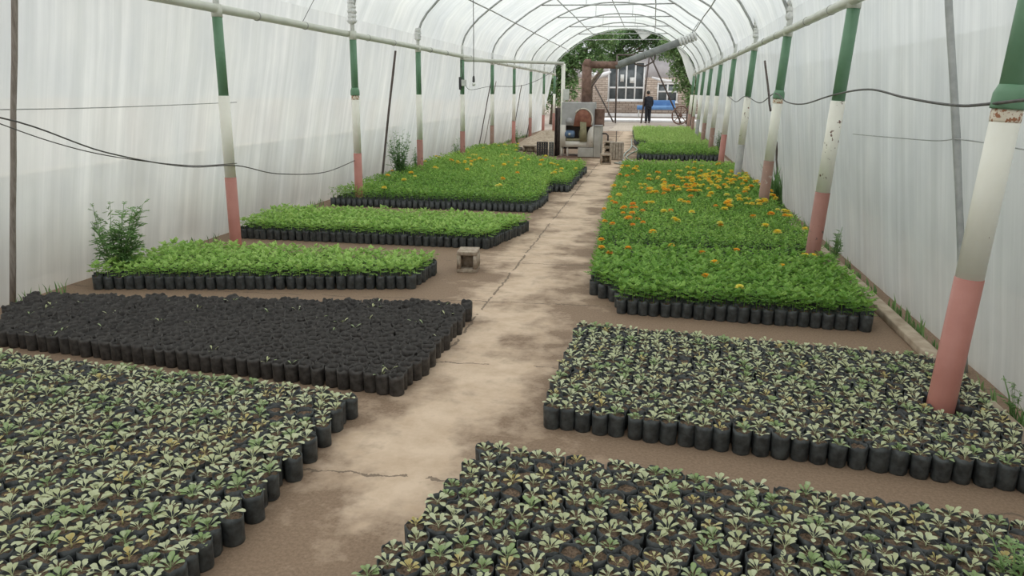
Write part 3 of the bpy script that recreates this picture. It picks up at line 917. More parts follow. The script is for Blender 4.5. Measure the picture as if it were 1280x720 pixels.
MARI_FAR = {
    'R4': bed(7.56, 1, 108, [(7.5, -0.46), (9.1, -0.52), (13, -0.54), (17, -0.55)], [(7, 1.68), (12, 1.72)], 1, 0, 0.084, lambda x, y: y < 16.5, 8, 0.3),
    'L5': bed(10.50, 1, 15, [(10.5, -1.62), (11.8, -1.53)], [(10, -4.62)], -1, 0.0, 0.084, None, 9),
    'L6': bed(12.0, 1, 50, [(12.0, -1.66), (12.78, -1.66), (12.8, -1.36), (16.3, -1.36)], [(10, -4.66)], -1, 0, 0.086, None, 10),
    'L7': bed(16.3, 1, 47, [(16.3, -1.9), (17.0, -2.5), (18.2, -3.25), (20.9, -3.62)], [(10, -4.66)], -1, 0, 0.10, None, 13),
}

def nearest(spots, n=300):
    vis = [s for s in spots if in_frame(s[1][2], s[1][3], 0.1)]
    vis.sort(key=lambda s: s[1][2] ** 2 + s[1][3] ** 2)
    return set(id(s) for s in vis[:n])

def bag_thing(name, label, cat, group, x, y, rz, sc, bag):
    t = thing(name, label, cat, (x, y, 0), rz, group, sc)
    mt_ = 'dirtybag' if name == 'soil_bag' else 'bag'
    obj('bag', shared((mt_, bag), 'bag', (BAG_OPEN if name == 'soil_bag' else BAG_HI)[bag], M[mt_], True), parent=t)
    return t

def where(key, row, colm):
    b, r_, _ = BEDS[key]
    return '%s, %s %s, %s from walk' % (b, ordinal(row), r_, ordinal(colm))

# pale seedlings: the three nearest beds
q = random.Random(21)
spots = [(k, s) for k in ('R1', 'R2', 'L1') for s in BEDS[k][2]]
keep = nearest(spots)
mass = Mass()
SIL_IX = {lk: [i for i, (l2, _) in enumerate(SILVER) if l2 == lk] for lk in set(LOOKS)}
for sp_ in spots:
    key, (row, colm, x, y) = sp_
    rz, sc = q.uniform(0, 6.28), q.uniform(0.95, 1.06)
    u = q.random()
    patch = math.sin(x * 2.1 + 0.7) * math.sin(y * 2.7 + x)
    look = 'silvery' if u < 0.36 else 'grey-green' if u < 0.70 else 'yellowing' if u < 0.80 else 'green'
    if key == 'L1' and patch > 0.25 and u > 0.45:
        look = 'green'
    bare = q.random() < (0.05 if key != 'R2' else 0.02)
    si, bi, oi = q.choice(SIL_IX[look]), q.randrange(6), q.randrange(4)
    r2, s2 = q.uniform(0, 6.28), q.uniform(0.74, 1.12) * (1.10 if key == 'L1' else 1.0)
    if id(sp_) in keep:
        w_ = where(key, row, colm)
        t = bag_thing('seedling_bag', ('bagged soil only, ' if bare else look + ' bagged seedling, ') + w_, 'potted seedling', 'pale seedlings in black bags', x, y, rz, sc, bi)
        obj('soil', shared(('soil', oi), 'soil', SOIL_HI[oi], M['soil'], False), parent=t)
        if not bare:
            obj('foliage', shared(('sil', si), 'foliage', SILVER[si][1], M['silver'], True), parent=t, rot=(0, 0, r2), scale=(s2, s2, 1.0 + (s2 - 1) * 0.5))
    else:
        mass.put(BAG_HI[bi], 0, (x, y, 0), rz, sc)
        mass.put(SOIL_HI[oi], 1, (x, y, 0), rz, sc)
        if not bare:
            mass.put(SILVER[si][1], 2, (x, y, 0.0), rz + r2, sc * (1 + (s2 - 1) * 0.3))
tag(mass.build('seedling_bags', [M['bag'], M['soil'], M['silver']]), 'mass of pale seedlings in black bags filling the beds beyond the nearest ones', 'potted seedlings', kind='stuff')

# bags of bare dark soil
spots = [('L2', s) for s in BEDS['L2'][2]]
keep = nearest(spots)
mass = Mass()
for sp_ in spots:
    key, (row, colm, x, y) = sp_
    rz, sc, bi, oi = q.uniform(0, 6.28), q.uniform(0.94, 1.08), q.randrange(6), q.randrange(4)
    sprig = q.random() < 0.05
    r2 = q.uniform(0, 6.28)
    if id(sp_) in keep:
        t = bag_thing('soil_bag', ('soil bag with sprout, ' if sprig else 'bare soil bag, ') + where(key, row, colm), 'nursery bag', 'black bags of bare soil', x, y, rz, sc, bi)
        obj('soil', shared(('soill', oi), 'soil', SOIL_LOW[oi], M['darksoil'], False), parent=t)
        if sprig:
            obj('foliage', shared(('spr', oi), 'foliage', SPROUT[oi], M['silver'], True), parent=t, rot=(0, 0, r2))
    else:
        mass.put(BAG_OPEN[bi], 0, (x, y, 0), rz, sc)
        mass.put(SOIL_LOW[oi], 1, (x, y, 0), rz, sc)
        if sprig:
            mass.put(SPROUT[oi], 2, (x, y, 0), r2, sc)
tag(mass.build('soil_bags', [M['dirtybag'], M['darksoil'], M['silver']]), 'mass of black bags of bare soil at the back of the seedless bed', 'nursery bags', kind='stuff')

# green seedlings
spots = [(k, s) for k in ('L3', 'L4') for s in BEDS[k][2]]
keep = nearest(spots)
mass = Mass()
for sp_ in spots:
    key, (row, colm, x, y) = sp_
    rz, sc, bi, gi, oi = q.uniform(0, 6.28), q.uniform(0.95, 1.07), q.randrange(6), q.randrange(12), q.randrange(4)
    r2, s2 = q.uniform(0, 6.28), q.uniform(0.9, 1.15) * (1.08 if key == 'L4' else 1.0)
    if id(sp_) in keep:
        t = bag_thing('green_seedling_bag', 'leafy bagged seedling, ' + where(key, row, colm), 'potted seedling', 'green seedlings in black bags', x, y, rz, sc, bi)
        obj('foliage', shared(('grn', gi), 'foliage', GREEN_HI[gi], M['leaf']), parent=t, rot=(0, 0, r2), scale=(s2, s2, s2 * 0.5 + 0.5))
        obj('soil', shared(('soil', oi), 'soil', SOIL_HI[oi], M['soil'], False), parent=t)
    else:
        mass.put(BAG_HI[bi], 0, (x, y, 0), rz, sc)
        mass.put(SOIL_LO[oi % 2], 1, (x, y, 0), rz, sc)
        mass.put(GREEN_HI[gi], 2, (x, y, 0), rz + r2, sc * (1 + (s2 - 1) * 0.4), q.uniform(-.08, .08))
for key, sp in GREEN_FAR.items():
    big = 1.25
    for (row, colm, x, y) in sp:
        mass.put(BAG_LO[q.randrange(3)], 0, (x, y, 0), q.uniform(0, 6.28), 1.18)
        mass.put(SOIL_LO[q.randrange(2)], 1, (x, y, 0), 0, 1.18)
        mass.put(GREEN_LO[q.randrange(8)], 2, (x, y, 0), q.uniform(0, 6.28), big * q.uniform(0.75, 1.22), q.uniform(-.22, .22) + (-0.15 if key == 'R5a' else 0.30 + 0.12 * math.sin(y * 1.1) * math.sin(x * 2.3 + y)))
tag(mass.build('green_seedling_bags', [M['bag'], M['soil'], M['leaf']]), 'mass of leafy green seedlings in black bags in the beds further back', 'potted seedlings', kind='stuff')

# marigolds
def bloom_chance(key, x, y):
    if key == 'R3':
        return 0.13 if (x < -0.15 and y > 6.5) else 0.014
    if key == 'R4':
        c = 0.012
        c += 0.17 * math.exp(-((y - 11.6) / 2.0) ** 2) * (0.5 + 0.5 * math.sin(x * 3.1 + 0.6) * math.sin(y * 1.7))
        c += 0.16 * math.exp(-((y - 13.3) / 1.4) ** 2) * (1.0 if x > 0.6 else 0.35)
        c += 0.13 * math.exp(-((y - 8.9) / 1.1) ** 2) * (1.0 if x < 0.05 else 0.15)
        return c
    if key == 'L5':
        return 0.012
    if key == 'L6':
        return 0.012 + 0.035 * math.exp(-((y - 15.0) / 0.8) ** 2)
    return 0.045
spots = [('R3', s) for s in BEDS['R3'][2]]
keep = nearest(spots)
mass = Mass()
def bloom_tint(key, x, y):
    if (key in ('R3', 'R4') and x < -0.05 and y < 10.2):
        return q.choice([0, 1, 1, 2, 2])
    if key in ('L5', 'L7'):
        return q.choice([5, 5, 6, 4])
    return q.choice([1, 2, 3, 4, 4, 4, 5, 5])
for sp_ in spots:
    key, (row, colm, x, y) = sp_
    rz, sc, bi, gi, oi = q.uniform(0, 6.28), q.uniform(0.95, 1.07), q.randrange(6), q.randrange(12), q.randrange(4)
    r2, s2 = q.uniform(0, 6.28), q.uniform(0.9, 1.15)
    fl = q.random() < bloom_chance(key, x, y)
    fi = bloom_tint(key, x, y)
    fz = 0.10 + 0.115 * s2 + q.uniform(0.005, 0.025)
    if id(sp_) in keep:
        t = bag_thing('marigold_bag', ('blooming bagged marigold, ' if fl else 'green bagged marigold, ') + where(key, row, colm), 'potted marigold', 'marigolds in the front bed', x, y, rz, sc, bi)
        obj('foliage', shared(('mar', gi), 'foliage', MARI_HI[gi], M['mari']), parent=t, rot=(0, 0, r2), scale=(s2, s2, s2 * 0.5 + 0.5))
        obj('soil', shared(('soil', oi), 'soil', SOIL_HI[oi], M['soil'], False), parent=t)
        if fl:
            obj('flower', shared(('flo', fi), 'flower', FL[fi], M['petal']), parent=t, loc=(0, 0, fz / sc))['label'] = 'orange pompon bloom' if fi < 4 else 'yellow pompon bloom'
    else:
        mass.put(BAG_HI[bi], 0, (x, y, 0), rz, sc)
        mass.put(SOIL_LO[oi % 2], 1, (x, y, 0), rz, sc)
        mass.put(MARI_HI[gi], 2, (x, y, 0), rz + r2, sc * (1 + (s2 - 1) * 0.4), q.uniform(-.08, .08))
        if fl:
            mass.put(FL[fi], 3, (x, y, fz), r2, 1.0)
for key, sp in MARI_FAR.items():
    for (row, colm, x, y) in sp:
        far = y > 15.5
        mass.put(BAG_LO[q.randrange(3)], 0, (x, y, 0), q.uniform(0, 6.28), 1.15 if far else 1.0)
        mass.put(SOIL_LO[q.randrange(2)], 1, (x, y, 0), 0, 1.0)
        sc = q.uniform(0.9, 1.12)
        shade = 0.10 * math.sin(x * 1.3 + y * 0.8) + (0.08 if key != 'R4' else 0.0)
        mass.put((MARI_LO[q.randrange(6)] if far else MARI_MID[q.randrange(10)]), 2, (x, y, 0), q.uniform(0, 6.28), sc, q.uniform(-.1, .1) + shade)
        if q.random() < bloom_chance(key, x, y):
            for _ in range(q.choice([1, 1, 2])):
                mass.put(FL[bloom_tint(key, x, y)], 3, (x + q.uniform(-.03, .03), y + q.uniform(-.03, .03), 0.10 + 0.155 * sc + q.uniform(0.0, 0.03)), q.uniform(0, 6), q.uniform(0.9, 1.35))
tag(mass.build('marigold_bags', [M['bag'], M['soil'], M['mari'], M['petal']]), 'mass of marigolds with orange and yellow blooms in bags further back', 'potted marigolds', kind='stuff')

# ------------------------------------------------------------------ weeds and grass along the sheet
def weed(name, label, loc, h, spread, nst, nleaf, leaf_l, seed, tint=0.5, cat='weed'):
    g = random.Random(seed)
    t = thing(name, label, cat, loc)
    st, fo = MB(), MB()
    for k in range(nst):
        a = g.uniform(0, 6.28)
        lean = spread * g.uniform(0.15, 1.0)
        hh = h * g.uniform(0.55, 1.0)
        tip = Vector((math.cos(a) * lean, math.sin(a) * lean * 0.7, hh))
        pts = [Vector((math.cos(a) * 0.02 * g.random(), math.sin(a) * 0.02, 0)), tip * 0.5 + Vector((0, 0, hh * 0.08)), tip]
        st.tube(pts, [0.006, 0.004, 0.002], 5, tint=tint)
        for j in range(nleaf):
            u = 0.25 + 0.75 * (j + g.random()) / nleaf
            p = pts[0].lerp(pts[1], u * 2) if u < 0.5 else pts[1].lerp(pts[2], u * 2 - 1)
            az = g.uniform(0, 6.28)
            d, s, up = frame_of(az, g.uniform(-0.1, 0.9))
            L_ = leaf_l * g.uniform(0.6, 1.1) * (1.15 - 0.6 * u)
            for f, sg in ((0.35, -1), (0.35, 1), (0.65, -1), (0.65, 1)):
                dd = (d * 0.6 + s * sg * 0.8).normalized()
                leaflet(fo, p + d * L_ * f, dd, (s * 0.6 * -sg + d * 0.8).normalized(), up, L_ * 0.42, L_ * 0.15, tint + g.uniform(-.25, .25))
            leaflet(fo, p, d, s, up, L_, L_ * 0.17, tint + g.uniform(-.25, .25))
    for mb_ in (st, fo):                               # nothing grows through the sheet
        for k, (x, y, z) in enumerate(mb_.v):
            lo, hi = -4.86 + 0.2 * z + 0.03, 1.97 - 0.13 * z - 0.03
            mb_.v[k] = (min(max(x, lo - loc[0]), hi - loc[0]), y, z)
    obj('stems', st, M['weed'], t)
    obj('foliage', fo, M['weed'], t)
    return t
weed('tall_weed', 'bushy green weed by the left sheet beside the first post', (-4.60, 5.80, 0), 0.70, 0.32, 24, 15, 0.15, 1, 0.62)
weed('tall_weed', 'feathery grey-green weed at the foot of the third left post', (-4.50, 13.3, 0), 0.98, 0.34, 30, 12, 0.13, 2, 0.38)
weed('tall_weed', 'small dark weed behind the third left post', (-4.60, 14.6, 0), 0.62, 0.16, 8, 8, 0.10, 3, 0.35)
weed('tall_weed', 'low weed at the foot of the fourth left post', (-4.62, 17.9, 0), 0.60, 0.25, 10, 8, 0.11, 4, 0.45)
weed('tall_weed', 'small leafy weed beside the sixth left post', (-4.35, 24.9, 0), 0.55, 0.22, 10, 8, 0.12, 5, 0.55)
weed('tall_weed', 'leafy weed by the kerb behind the chipped red post', (1.83, 7.75, 0), 0.40, 0.16, 8, 8, 0.10, 6, 0.55)
weed('tall_weed', 'broad-leaved green weed in the bottom right corner', (1.27, 2.45, 0.0), 0.24, 0.10, 5, 6, 0.10, 7, 0.80)
weed('tall_weed', 'small weed by the sheet at the right picture edge', (1.93, 4.02, 0.0), 0.26, 0.10, 5, 6, 0.09, 8, 0.6)
weed('tall_weed', 'dark weed against the right sheet near the sixth post', (1.80, 21.4, 0.0), 0.75, 0.12, 12, 8, 0.12, 9, 0.3)

def grass(mb, c, n, h, spread, g, tint=0.4):
    for k in range(n):
        a = g.uniform(0, 6.28)
        p = Vector((c[0] + g.uniform(-spread, spread), c[1] + g.uniform(-spread, spread), 0))
        hh = h * g.uniform(0.45, 1.0)
        d = Vector((math.cos(a), math.sin(a), 0))
        s = Vector((-d.y, d.x, 0)) * 0.006 * (1 + hh)
        m_ = p + d * hh * 0.12 + Vector((0, 0, hh * 0.6))
        e = p + d * hh * 0.38 + Vector((0, 0, hh))
        for w_ in (p, m_, e):                          # blades bend inside the sheet
            w_.x = min(max(w_.x, -4.84 + 0.2 * w_.z), 1.95 - 0.14 * w_.z)
        mb.add([p - s, p + s, m_ + s * 0.8, m_ - s * 0.8, e], [(0, 1, 2, 3), (3, 2, 4)], 0, min(max(tint + g.uniform(-.25, .25), 0), 1))
g = random.Random(9)
mb = MB()
grass(mb, (1.86, 11.6), 90, 0.72, 0.10, g, 0.25)
tag(obj('grass_tuft', mb, M['weed']), 'tall dark grass tuft by the right sheet behind the brown-footed post', 'grass', kind='stuff')
mb = MB()
for k in range(150):
    y = g.uniform(2.6, 16)
    grass(mb, (1.945 + g.uniform(-.015, .015), y), 5, 0.10 if g.random() < 0.7 else 0.17, 0.03, g, 0.55)
tag(obj('verge_grass', mb, M['weed']), 'short grass growing between the kerb and the right plastic sheet', 'grass', kind='stuff')
mb = MB()
for k in range(110):
    y = g.uniform(4.8, 30)
    grass(mb, (-4.76 + g.uniform(-.04, .04), y), 5, 0.14, 0.05, g, 0.45)
tag(obj('verge_grass', mb, M['weed']), 'short grass growing along the foot of the left plastic sheet', 'grass', kind='stuff')

# ------------------------------------------------------------------ hollow blocks, crates, hoses
def hollow_block_mb(w, d, h, wall=0.035):
    mb = MB()
    mb.box(0, w, 0, d, 0, wall, bev=0.006)
    mb.box(0, w, 0, d, h - wall, h, bev=0.006)
    mb.box(0, wall, 0, d, wall, h - wall)
    mb.box(w - wall, w, 0, d, wall, h - wall)
    mb.box(wall, w - wall, d * 0.5 - wall / 2, d * 0.5 + wall / 2, wall, h - wall)
    return mb
def hollow_block(label, loc, rz, w=0.2, d=0.38, h=0.2, group=None):
    return tag(obj('hollow_block', hollow_block_mb(w, d, h), M['cinder'], loc=loc, rot=(0, 0, rz)), label, 'concrete block', group)
hollow_block('lone hollow concrete block standing on the walk by the green bed', (-1.74, 6.70, 0), 0.10, 0.19, 0.25, 0.2)
hollow_block('small hollow block in front of the slatted crate', (-1.15, 18.15, 0), 0.15, 0.24, 0.34, 0.24)
for k, w_ in enumerate(('lowest hollow block of the stack beside the furnace', 'middle hollow block of the stack beside the furnace', 'topmost hollow block of the stack beside the furnace')):
    hollow_block(w_, (-1.18 + R.uniform(-.02, .02), 19.75, 0.148 * k), R.uniform(-.06, .06), 0.26, 0.38, 0.146, 'hollow block stack')
hollow_block('grey hollow block behind the left marigolds near the bundles', (-3.50, 20.95, 0), 0.05, 0.36, 0.20, 0.22)
t = thing('slatted_crate', 'upright beige crate of vertical slats beside the block stack', 'crate', (-0.86, 19.62, 0), 0.12)
for k in range(5):
    x = -0.14 + k * 0.07
    obj('slat', MB().box(x - 0.030, x + 0.030, -0.16, -0.145, 0.01, 0.44, bev=0.004), M['concrete'], t)
    obj('slat', MB().box(x - 0.030, x + 0.030, 0.145, 0.16, 0.01, 0.44, bev=0.004), M['concrete'], t)
obj('side_panel', MB().box(-0.17, -0.155, -0.145, 0.145, 0, 0.43), M['concrete'], t)
obj('side_panel', MB().box(0.155, 0.17, -0.145, 0.145, 0, 0.43), M['concrete'], t)
obj('lid', MB().box(-0.165, 0.165, -0.15, 0.15, 0.425, 0.44, bev=0.004), M['concrete'], t)
obj('rod', MB().tube([(-0.02, 0, 0.43), (-0.02, 0, 0.72)], 0.01, 7), M['darksteel'], t)
for k, (x0, x1, w_, hh, mt) in enumerate(((-3.03, -2.72, 'ribbed black bundle of empty nursery pots left of the furnace', 0.37, 'black_plastic'), (-2.70, -2.56, 'narrow dark bundle of empty pots beside the ribbed bundle', 0.37, 'duct'))):
    t = thing('pot_bundle', w_, 'pot bundle', ((x0 + x1) / 2, 20.35, 0))
    w = (x1 - x0) / 2
    n = 5 if k == 0 else 2
    for j in range(n):
        x = -w + (j + 0.5) * 2 * w / n
        mb = MB()
        for i in range(6):
            z = i * hh / 6
            mb.lathe([(w / n * 0.84, z), (w / n * 0.98, z + hh / 6 * 0.75), (w / n * 1.0, z + hh / 6 * 0.98)], 12, (x, 0, 0))
        obj('pot_column', mb, M[mt], t, smooth=True)
hs = M['hose']
for label, pts in (('pale hose looping on the ground behind the slatted crate', [(-0.75, 18.7, 0.02), (-0.45, 18.4, 0.02), (-0.30, 18.7, 0.02), (-0.5, 19.3, 0.02), (-0.62, 20.3, 0.02), (-0.55, 21.5, 0.02), (-0.40, 23.0, 0.02), (-0.62, 25.0, 0.02)]),
                   ('second pale hose curving along the walk beyond the crate', [(-0.85, 18.5, 0.02), (-0.60, 18.15, 0.02), (-0.36, 18.3, 0.02), (-0.66, 19.2, 0.02), (-0.70, 21.5, 0.02), (-0.60, 24.0, 0.02), (-0.72, 28.5, 0.02)])):
    o = wire('garden_hose', label, pts, 0.018, hs)
    o['category'] = 'hose'
def mound(name, label, c, rx, ry, h, mat, seed):
    g = random.Random(seed)
    mb = MB()
    n, m_ = 22, 7
    vs = [(c[0], c[1], h)]
    for k in range(1, m_ + 1):
        for j in range(n):
            a = 2 * PI * j / n
            u = k / m_
            z = h * (1 - u ** 1.3) * g.uniform(0.8, 1.15) if k < m_ else 0
            vs.append((c[0] + rx * u * math.cos(a) * g.uniform(.93, 1.05), c[1] + ry * u * math.sin(a), max(z, 0)))
    fs = [(0, 1 + j, 1 + (j + 1) % n) for j in range(n)]
    for k in range(m_ - 1):
        o = 1 + k * n
        fs += [(o + j, o + n + j, o + n + (j + 1) % n, o + (j + 1) % n) for j in range(n)]
    return tag(obj(name, mb.add(vs, fs), mat, smooth=True), label, 'soil heap', kind='stuff')
mound('soil_heap', 'heap of brown soil behind the pot bundles at the left', (-3.45, 25.5, 0), 0.95, 3.2, 0.42, M['kerb'], 4)
t = thing('timber_pile', 'short dark timber offcut lying before the soil heap', 'timber', (-3.95, 22.0, 0.0), 0.4)
obj('board', MB().box(-0.25, 0.25, -0.05, 0.05, 0, 0.09, bev=0.008), M['darkwood'], t)
obj('board', MB().box(-0.18, 0.24, -0.16, -0.06, 0, 0.07, bev=0.008), M['darkwood'], t)

# ------------------------------------------------------------------ furnace with its stove pipe, door frame
t = thing('furnace', 'old grey and cream furnace with blue motor standing beside the walk', 'furnace', (-1.92, 20.0, 0))
X = lambda x: x + 1.92
obj('housing', MB().box(X(-2.33), X(-1.50), 0.0, 0.9, 0.82, 1.41, bev=0.015), M['grey_sheet'], t)
obj('firebox', MB().box(X(-2.30), X(-1.52), 0.32, 0.9, 0.20, 0.82, bev=0.01), M['darksteel'], t)
arch = [(X(-2.02), 0.80)] + [(X(-1.77) + 0.22 * math.cos(a), 0.98 + 0.25 * math.sin(a)) for a in np.linspace(PI * 0.86, 0.0, 12)] + [(X(-1.54), 0.80)]
o = obj('scorched_plate', MB().prism(arch[::-1], -0.02, 0.01), M['rustred'], t)
o['label'] = 'rust red scorched plate'
rim = [(X(-1.77) + 0.25 * math.cos(a), 0.0, 0.98 + 0.275 * math.sin(a)) for a in np.linspace(PI * 0.8, -0.5, 14)]
obj('arch_rim', MB().tube([(a, -0.015, c) for a, _, c in rim], 0.016, 7), M['cream_sheet'], t, smooth=True)
obj('bulge', MB().lathe([(0.02, 0.0), (0.07, 0.02), (0.09, 0.05), (0.09, 0.07)][::-1], 14), M['grey_sheet'], t, loc=(X(-2.12), 0.03, 0.93), rot=(PI / 2, 0, 0), smooth=True)
pl = MB()
pl.prism([(X(-2.36), 0.27), (X(-2.36), 0.84), (X(-2.21), 0.84), (X(-2.21), 0.27)], -0.02, 0.0)
pl.prism([(X(-2.21), 0.27), (X(-2.21), 0.42), (X(-1.66), 0.42), (X(-1.66), 0.27)], -0.02, 0.0)
cv = [(X(-1.66) + 0.13 * (1 - math.cos(a)), 0.42 + 0.38 * math.sin(a)) for a in np.linspace(0, PI / 2, 9)]
pl.prism([(X(-1.66), 0.27)] + cv + [(X(-1.48), 0.84), (X(-1.48), 0.27)], -0.02, 0.0)
obj('front_frame', pl, M['cream_sheet'], t)['label'] = 'chipped cream front frame with cut out'
mt = obj('motor', MB().lathe([(0.06, 0), (0.095, 0.02), (0.10, 0.05), (0.10, 0.22), (0.085, 0.25), (0.05, 0.26)], 18), M['motor'], t, loc=(X(-1.98), 0.05, 0.60), rot=(0, -PI / 2, 0), smooth=True)
mt['label'] = 'blue electric motor'
obj('name_plate', MB().box(-0.03, 0.03, -0.004, 0.0, -0.025, 0.025), M['pipe_white'], mt, loc=(0.0, -0.101, 0.13))
obj('motor_foot', MB().box(X(-2.20), X(-1.66), 0.0, 0.25, 0.43, 0.49, bev=0.008), M['olive'], t)
obj('blower', MB().lathe([(0.05, 0), (0.11, 0.01), (0.11, 0.10), (0.05, 0.11)], 18), M['olive'], t, loc=(X(-1.88), 0.18, 0.60), rot=(0, PI / 2, 0), smooth=True)
obj('bracket', MB().prism([(X(-1.83), 0.42), (X(-1.84), 0.92), (X(-1.68), 0.91), (X(-1.65), 0.42)], -0.05, -0.02), M['olive'], t)['label'] = 'olive green upright bracket'
obj('side_cabinet', MB().box(X(-1.47), X(-1.29), -0.05, 0.75, 0.02, 0.81, bev=0.01).box(X(-1.88), X(-1.475), -0.05, 0.30, 0.02, 0.26, bev=0.01), M['beige_sheet'], t)
obj('cabinet_top', MB().box(X(-1.48), X(-1.275), -0.07, 0.77, 0.81, 0.835, bev=0.006), M['grey_sheet'], t)
obj('drum', MB().lathe([(0.15, 0.80), (0.155, 0.82), (0.15, 0.84), (0.15, 1.20), (0.155, 1.22), (0.15, 1.24)], 20, (X(-1.40), 0.55, 0)), M['rust'], t, smooth=True)['label'] = 'rusty drum behind the cabinet'
for x in (-2.31, -2.16):
    obj('leg', MB().box(X(x) - 0.02, X(x) + 0.02, 0.02, 0.06, 0, 0.27), M['cream_sheet'], t)
for x in (-2.31, -1.55):
    obj('leg', MB().box(X(x) - 0.025, X(x) + 0.025, 0.82, 0.87, 0, 0.22), M['rust'], t)
obj('skid', MB().box(X(-2.42), X(-1.30), -0.02, 0.85, 0.0, 0.03, bev=0.005), M['rust'], t)
obj('elbow_fitting', MB().tube([(X(-1.27), 0.2, 0.62), (X(-1.17), 0.2, 0.62), (X(-1.12), 0.2, 0.57), (X(-1.12), 0.2, 0.36)], 0.022, 8), M['darksteel'], t, smooth=True)
t = thing('channel_post', 'dark rusty steel channel standing upright left of the furnace', 'steel post', (-2.44, 20.35, 0))
obj('web', MB().box(-0.10, 0.10, 0.0, 0.02, 0, 1.26), M['darksteel'], t)
obj('flange', MB().box(-0.10, -0.08, -0.08, 0.0, 0, 1.26), M['darksteel'], t)
obj('flange', MB().box(0.08, 0.10, -0.08, 0.0, 0, 1.26), M['darksteel'], t)

t = thing('stove_pipe', 'long stove pipe rising from the furnace and slanting across the tunnel', 'stove pipe', (-1.76, 20.6, 1.40))
obj('riser', MB().tube([(0, 0, 0), (0, 0, 0.98)], 0.128, 20), M['rust'], t, smooth=True)['label'] = 'rusty upright pipe'
obj('elbow', MB().tube([(0, 0, 0.93), (0.02, 0, 1.0), (0.10, 0, 1.0)], [0.135, 0.135, 0.105], 20), M['rust'], t, smooth=True)
obj('cross_pipe', MB().tube([(0.06, 0, 0.965), (0.80, 0, 0.955)], 0.092, 20), M['rust'], t, smooth=True)
obj('slanting_duct', MB().tube([(0.74, 0, 0.925), (0.86, 0, 0.975), (2.67, 0.1, 1.645)], 0.092, 20), M['duct'], t, smooth=True)['label'] = 'grey slanting duct'
for u in (0.02, 0.36, 0.97):
    a, b = Vector((0.80, 0, 0.95)), Vector((2.67, 0.1, 1.645))
    p = a.lerp(b, u)
    dd = (b - a).normalized() * 0.015
    obj('joint_band', MB().tube([p - dd, p + dd], 0.098, 20), M['duct'], t, smooth=True)
w = MB()
for k in range(6):
    p = Vector((2.36, 0.08, 1.53)).lerp(Vector((2.72, 0.1, 1.67)), k / 5)
    w.tube([p + Vector((-.03, 0, -.012)), p, p + Vector((.03, 0, .012))], [0.10, 0.112 + R.uniform(0, .02), 0.10], 12)
obj('end_wrap', w, M['tape'], t)['label'] = 'white wrapping round the upper end'
obj('hanger', MB().tube([(2.62, 0.1, 1.72), (2.72, 0.15, 1.9), (2.80, 0.18, 2.02)], 0.012, 7), M['galv'], t)
obj('tail', MB().tube([(1.75, 0.05, 1.24), (1.72, 0.05, 1.05), (1.5, 0.05, 0.93), (1.25, 0.02, 0.98), (1.18, 0.02, 1.08)], 0.022, 8), M['darksteel'], t, smooth=True)

t = thing('door_frame', 'white pipe post and beam beside the furnace, joined to the left rail', 'pipe frame', (-2.335, 20.2, 0))
obj('upright', MB().tube([(0, 0, 0), (0, 0, 2.37)], 0.05, 14), M['white'], t, smooth=True)
obj('beam', MB().tube([(-1.99, -2.76, 2.36), (0.0, 0, 2.385)], 0.038, 12), M['railwhite'], t, smooth=True)
obj('brace', MB().tube([(-1.45, -2.0, 2.38), (-1.75, -0.6, 2.60)], 0.012, 7), M['galv'], t, smooth=True)
obj('box', MB().box(0.02, 0.17, -0.09, -0.03, 1.46, 1.74, bev=0.01), M['pipe_white'], t)
obj('foot_plate', MB().box(-0.09, 0.09, -0.09, 0.09, 0, 0.02), M['rust'], t)

# ------------------------------------------------------------------ open end: torn sheet, trees, house, yard
def rag(label, pts, seed):
    """Thin crumpled piece of sheet hanging from the last hoop."""
    g = random.Random(seed)
    mb = MB()
    n = len(pts)
    vs = []
    for k, (x, z, w, h) in enumerate(pts):
        for j in range(5):
            u = j / 4
            vs.append((x + w * u * 0.1, Y_END - 0.05 + 0.05 * math.sin(k * 2.1 + j) + 0.02 * g.random(), z - h * u))
    fs = [(k * 5 + j, k * 5 + j + 1, (k + 1) * 5 + j + 1, (k + 1) * 5 + j) for k in range(n - 1) for j in range(4)]
    return tag(obj('torn_sheet', mb.add(vs, fs), M['film_roof'], smooth=True), label, 'plastic sheet')
rag('torn flap of plastic hanging from the last hoop near its top', [(-0.95, 4.30, 0, 0.05), (-0.78, 4.29, 0, 0.18), (-0.6, 4.26, 0, 0.42), (-0.45, 4.23, 0, 0.30), (-0.25, 4.18, 0, 0.1)], 1)
rag('curled flap of plastic hanging down the right end of the roof', [(0.85, 3.63, 0, 0.05), (1.1, 3.5, 0, 0.35), (1.35, 3.22, 0, 0.75), (1.52, 2.95, 0, 0.9), (1.66, 2.7, 0, 0.75), (1.72, 2.45, 0, 0.5)], 2)

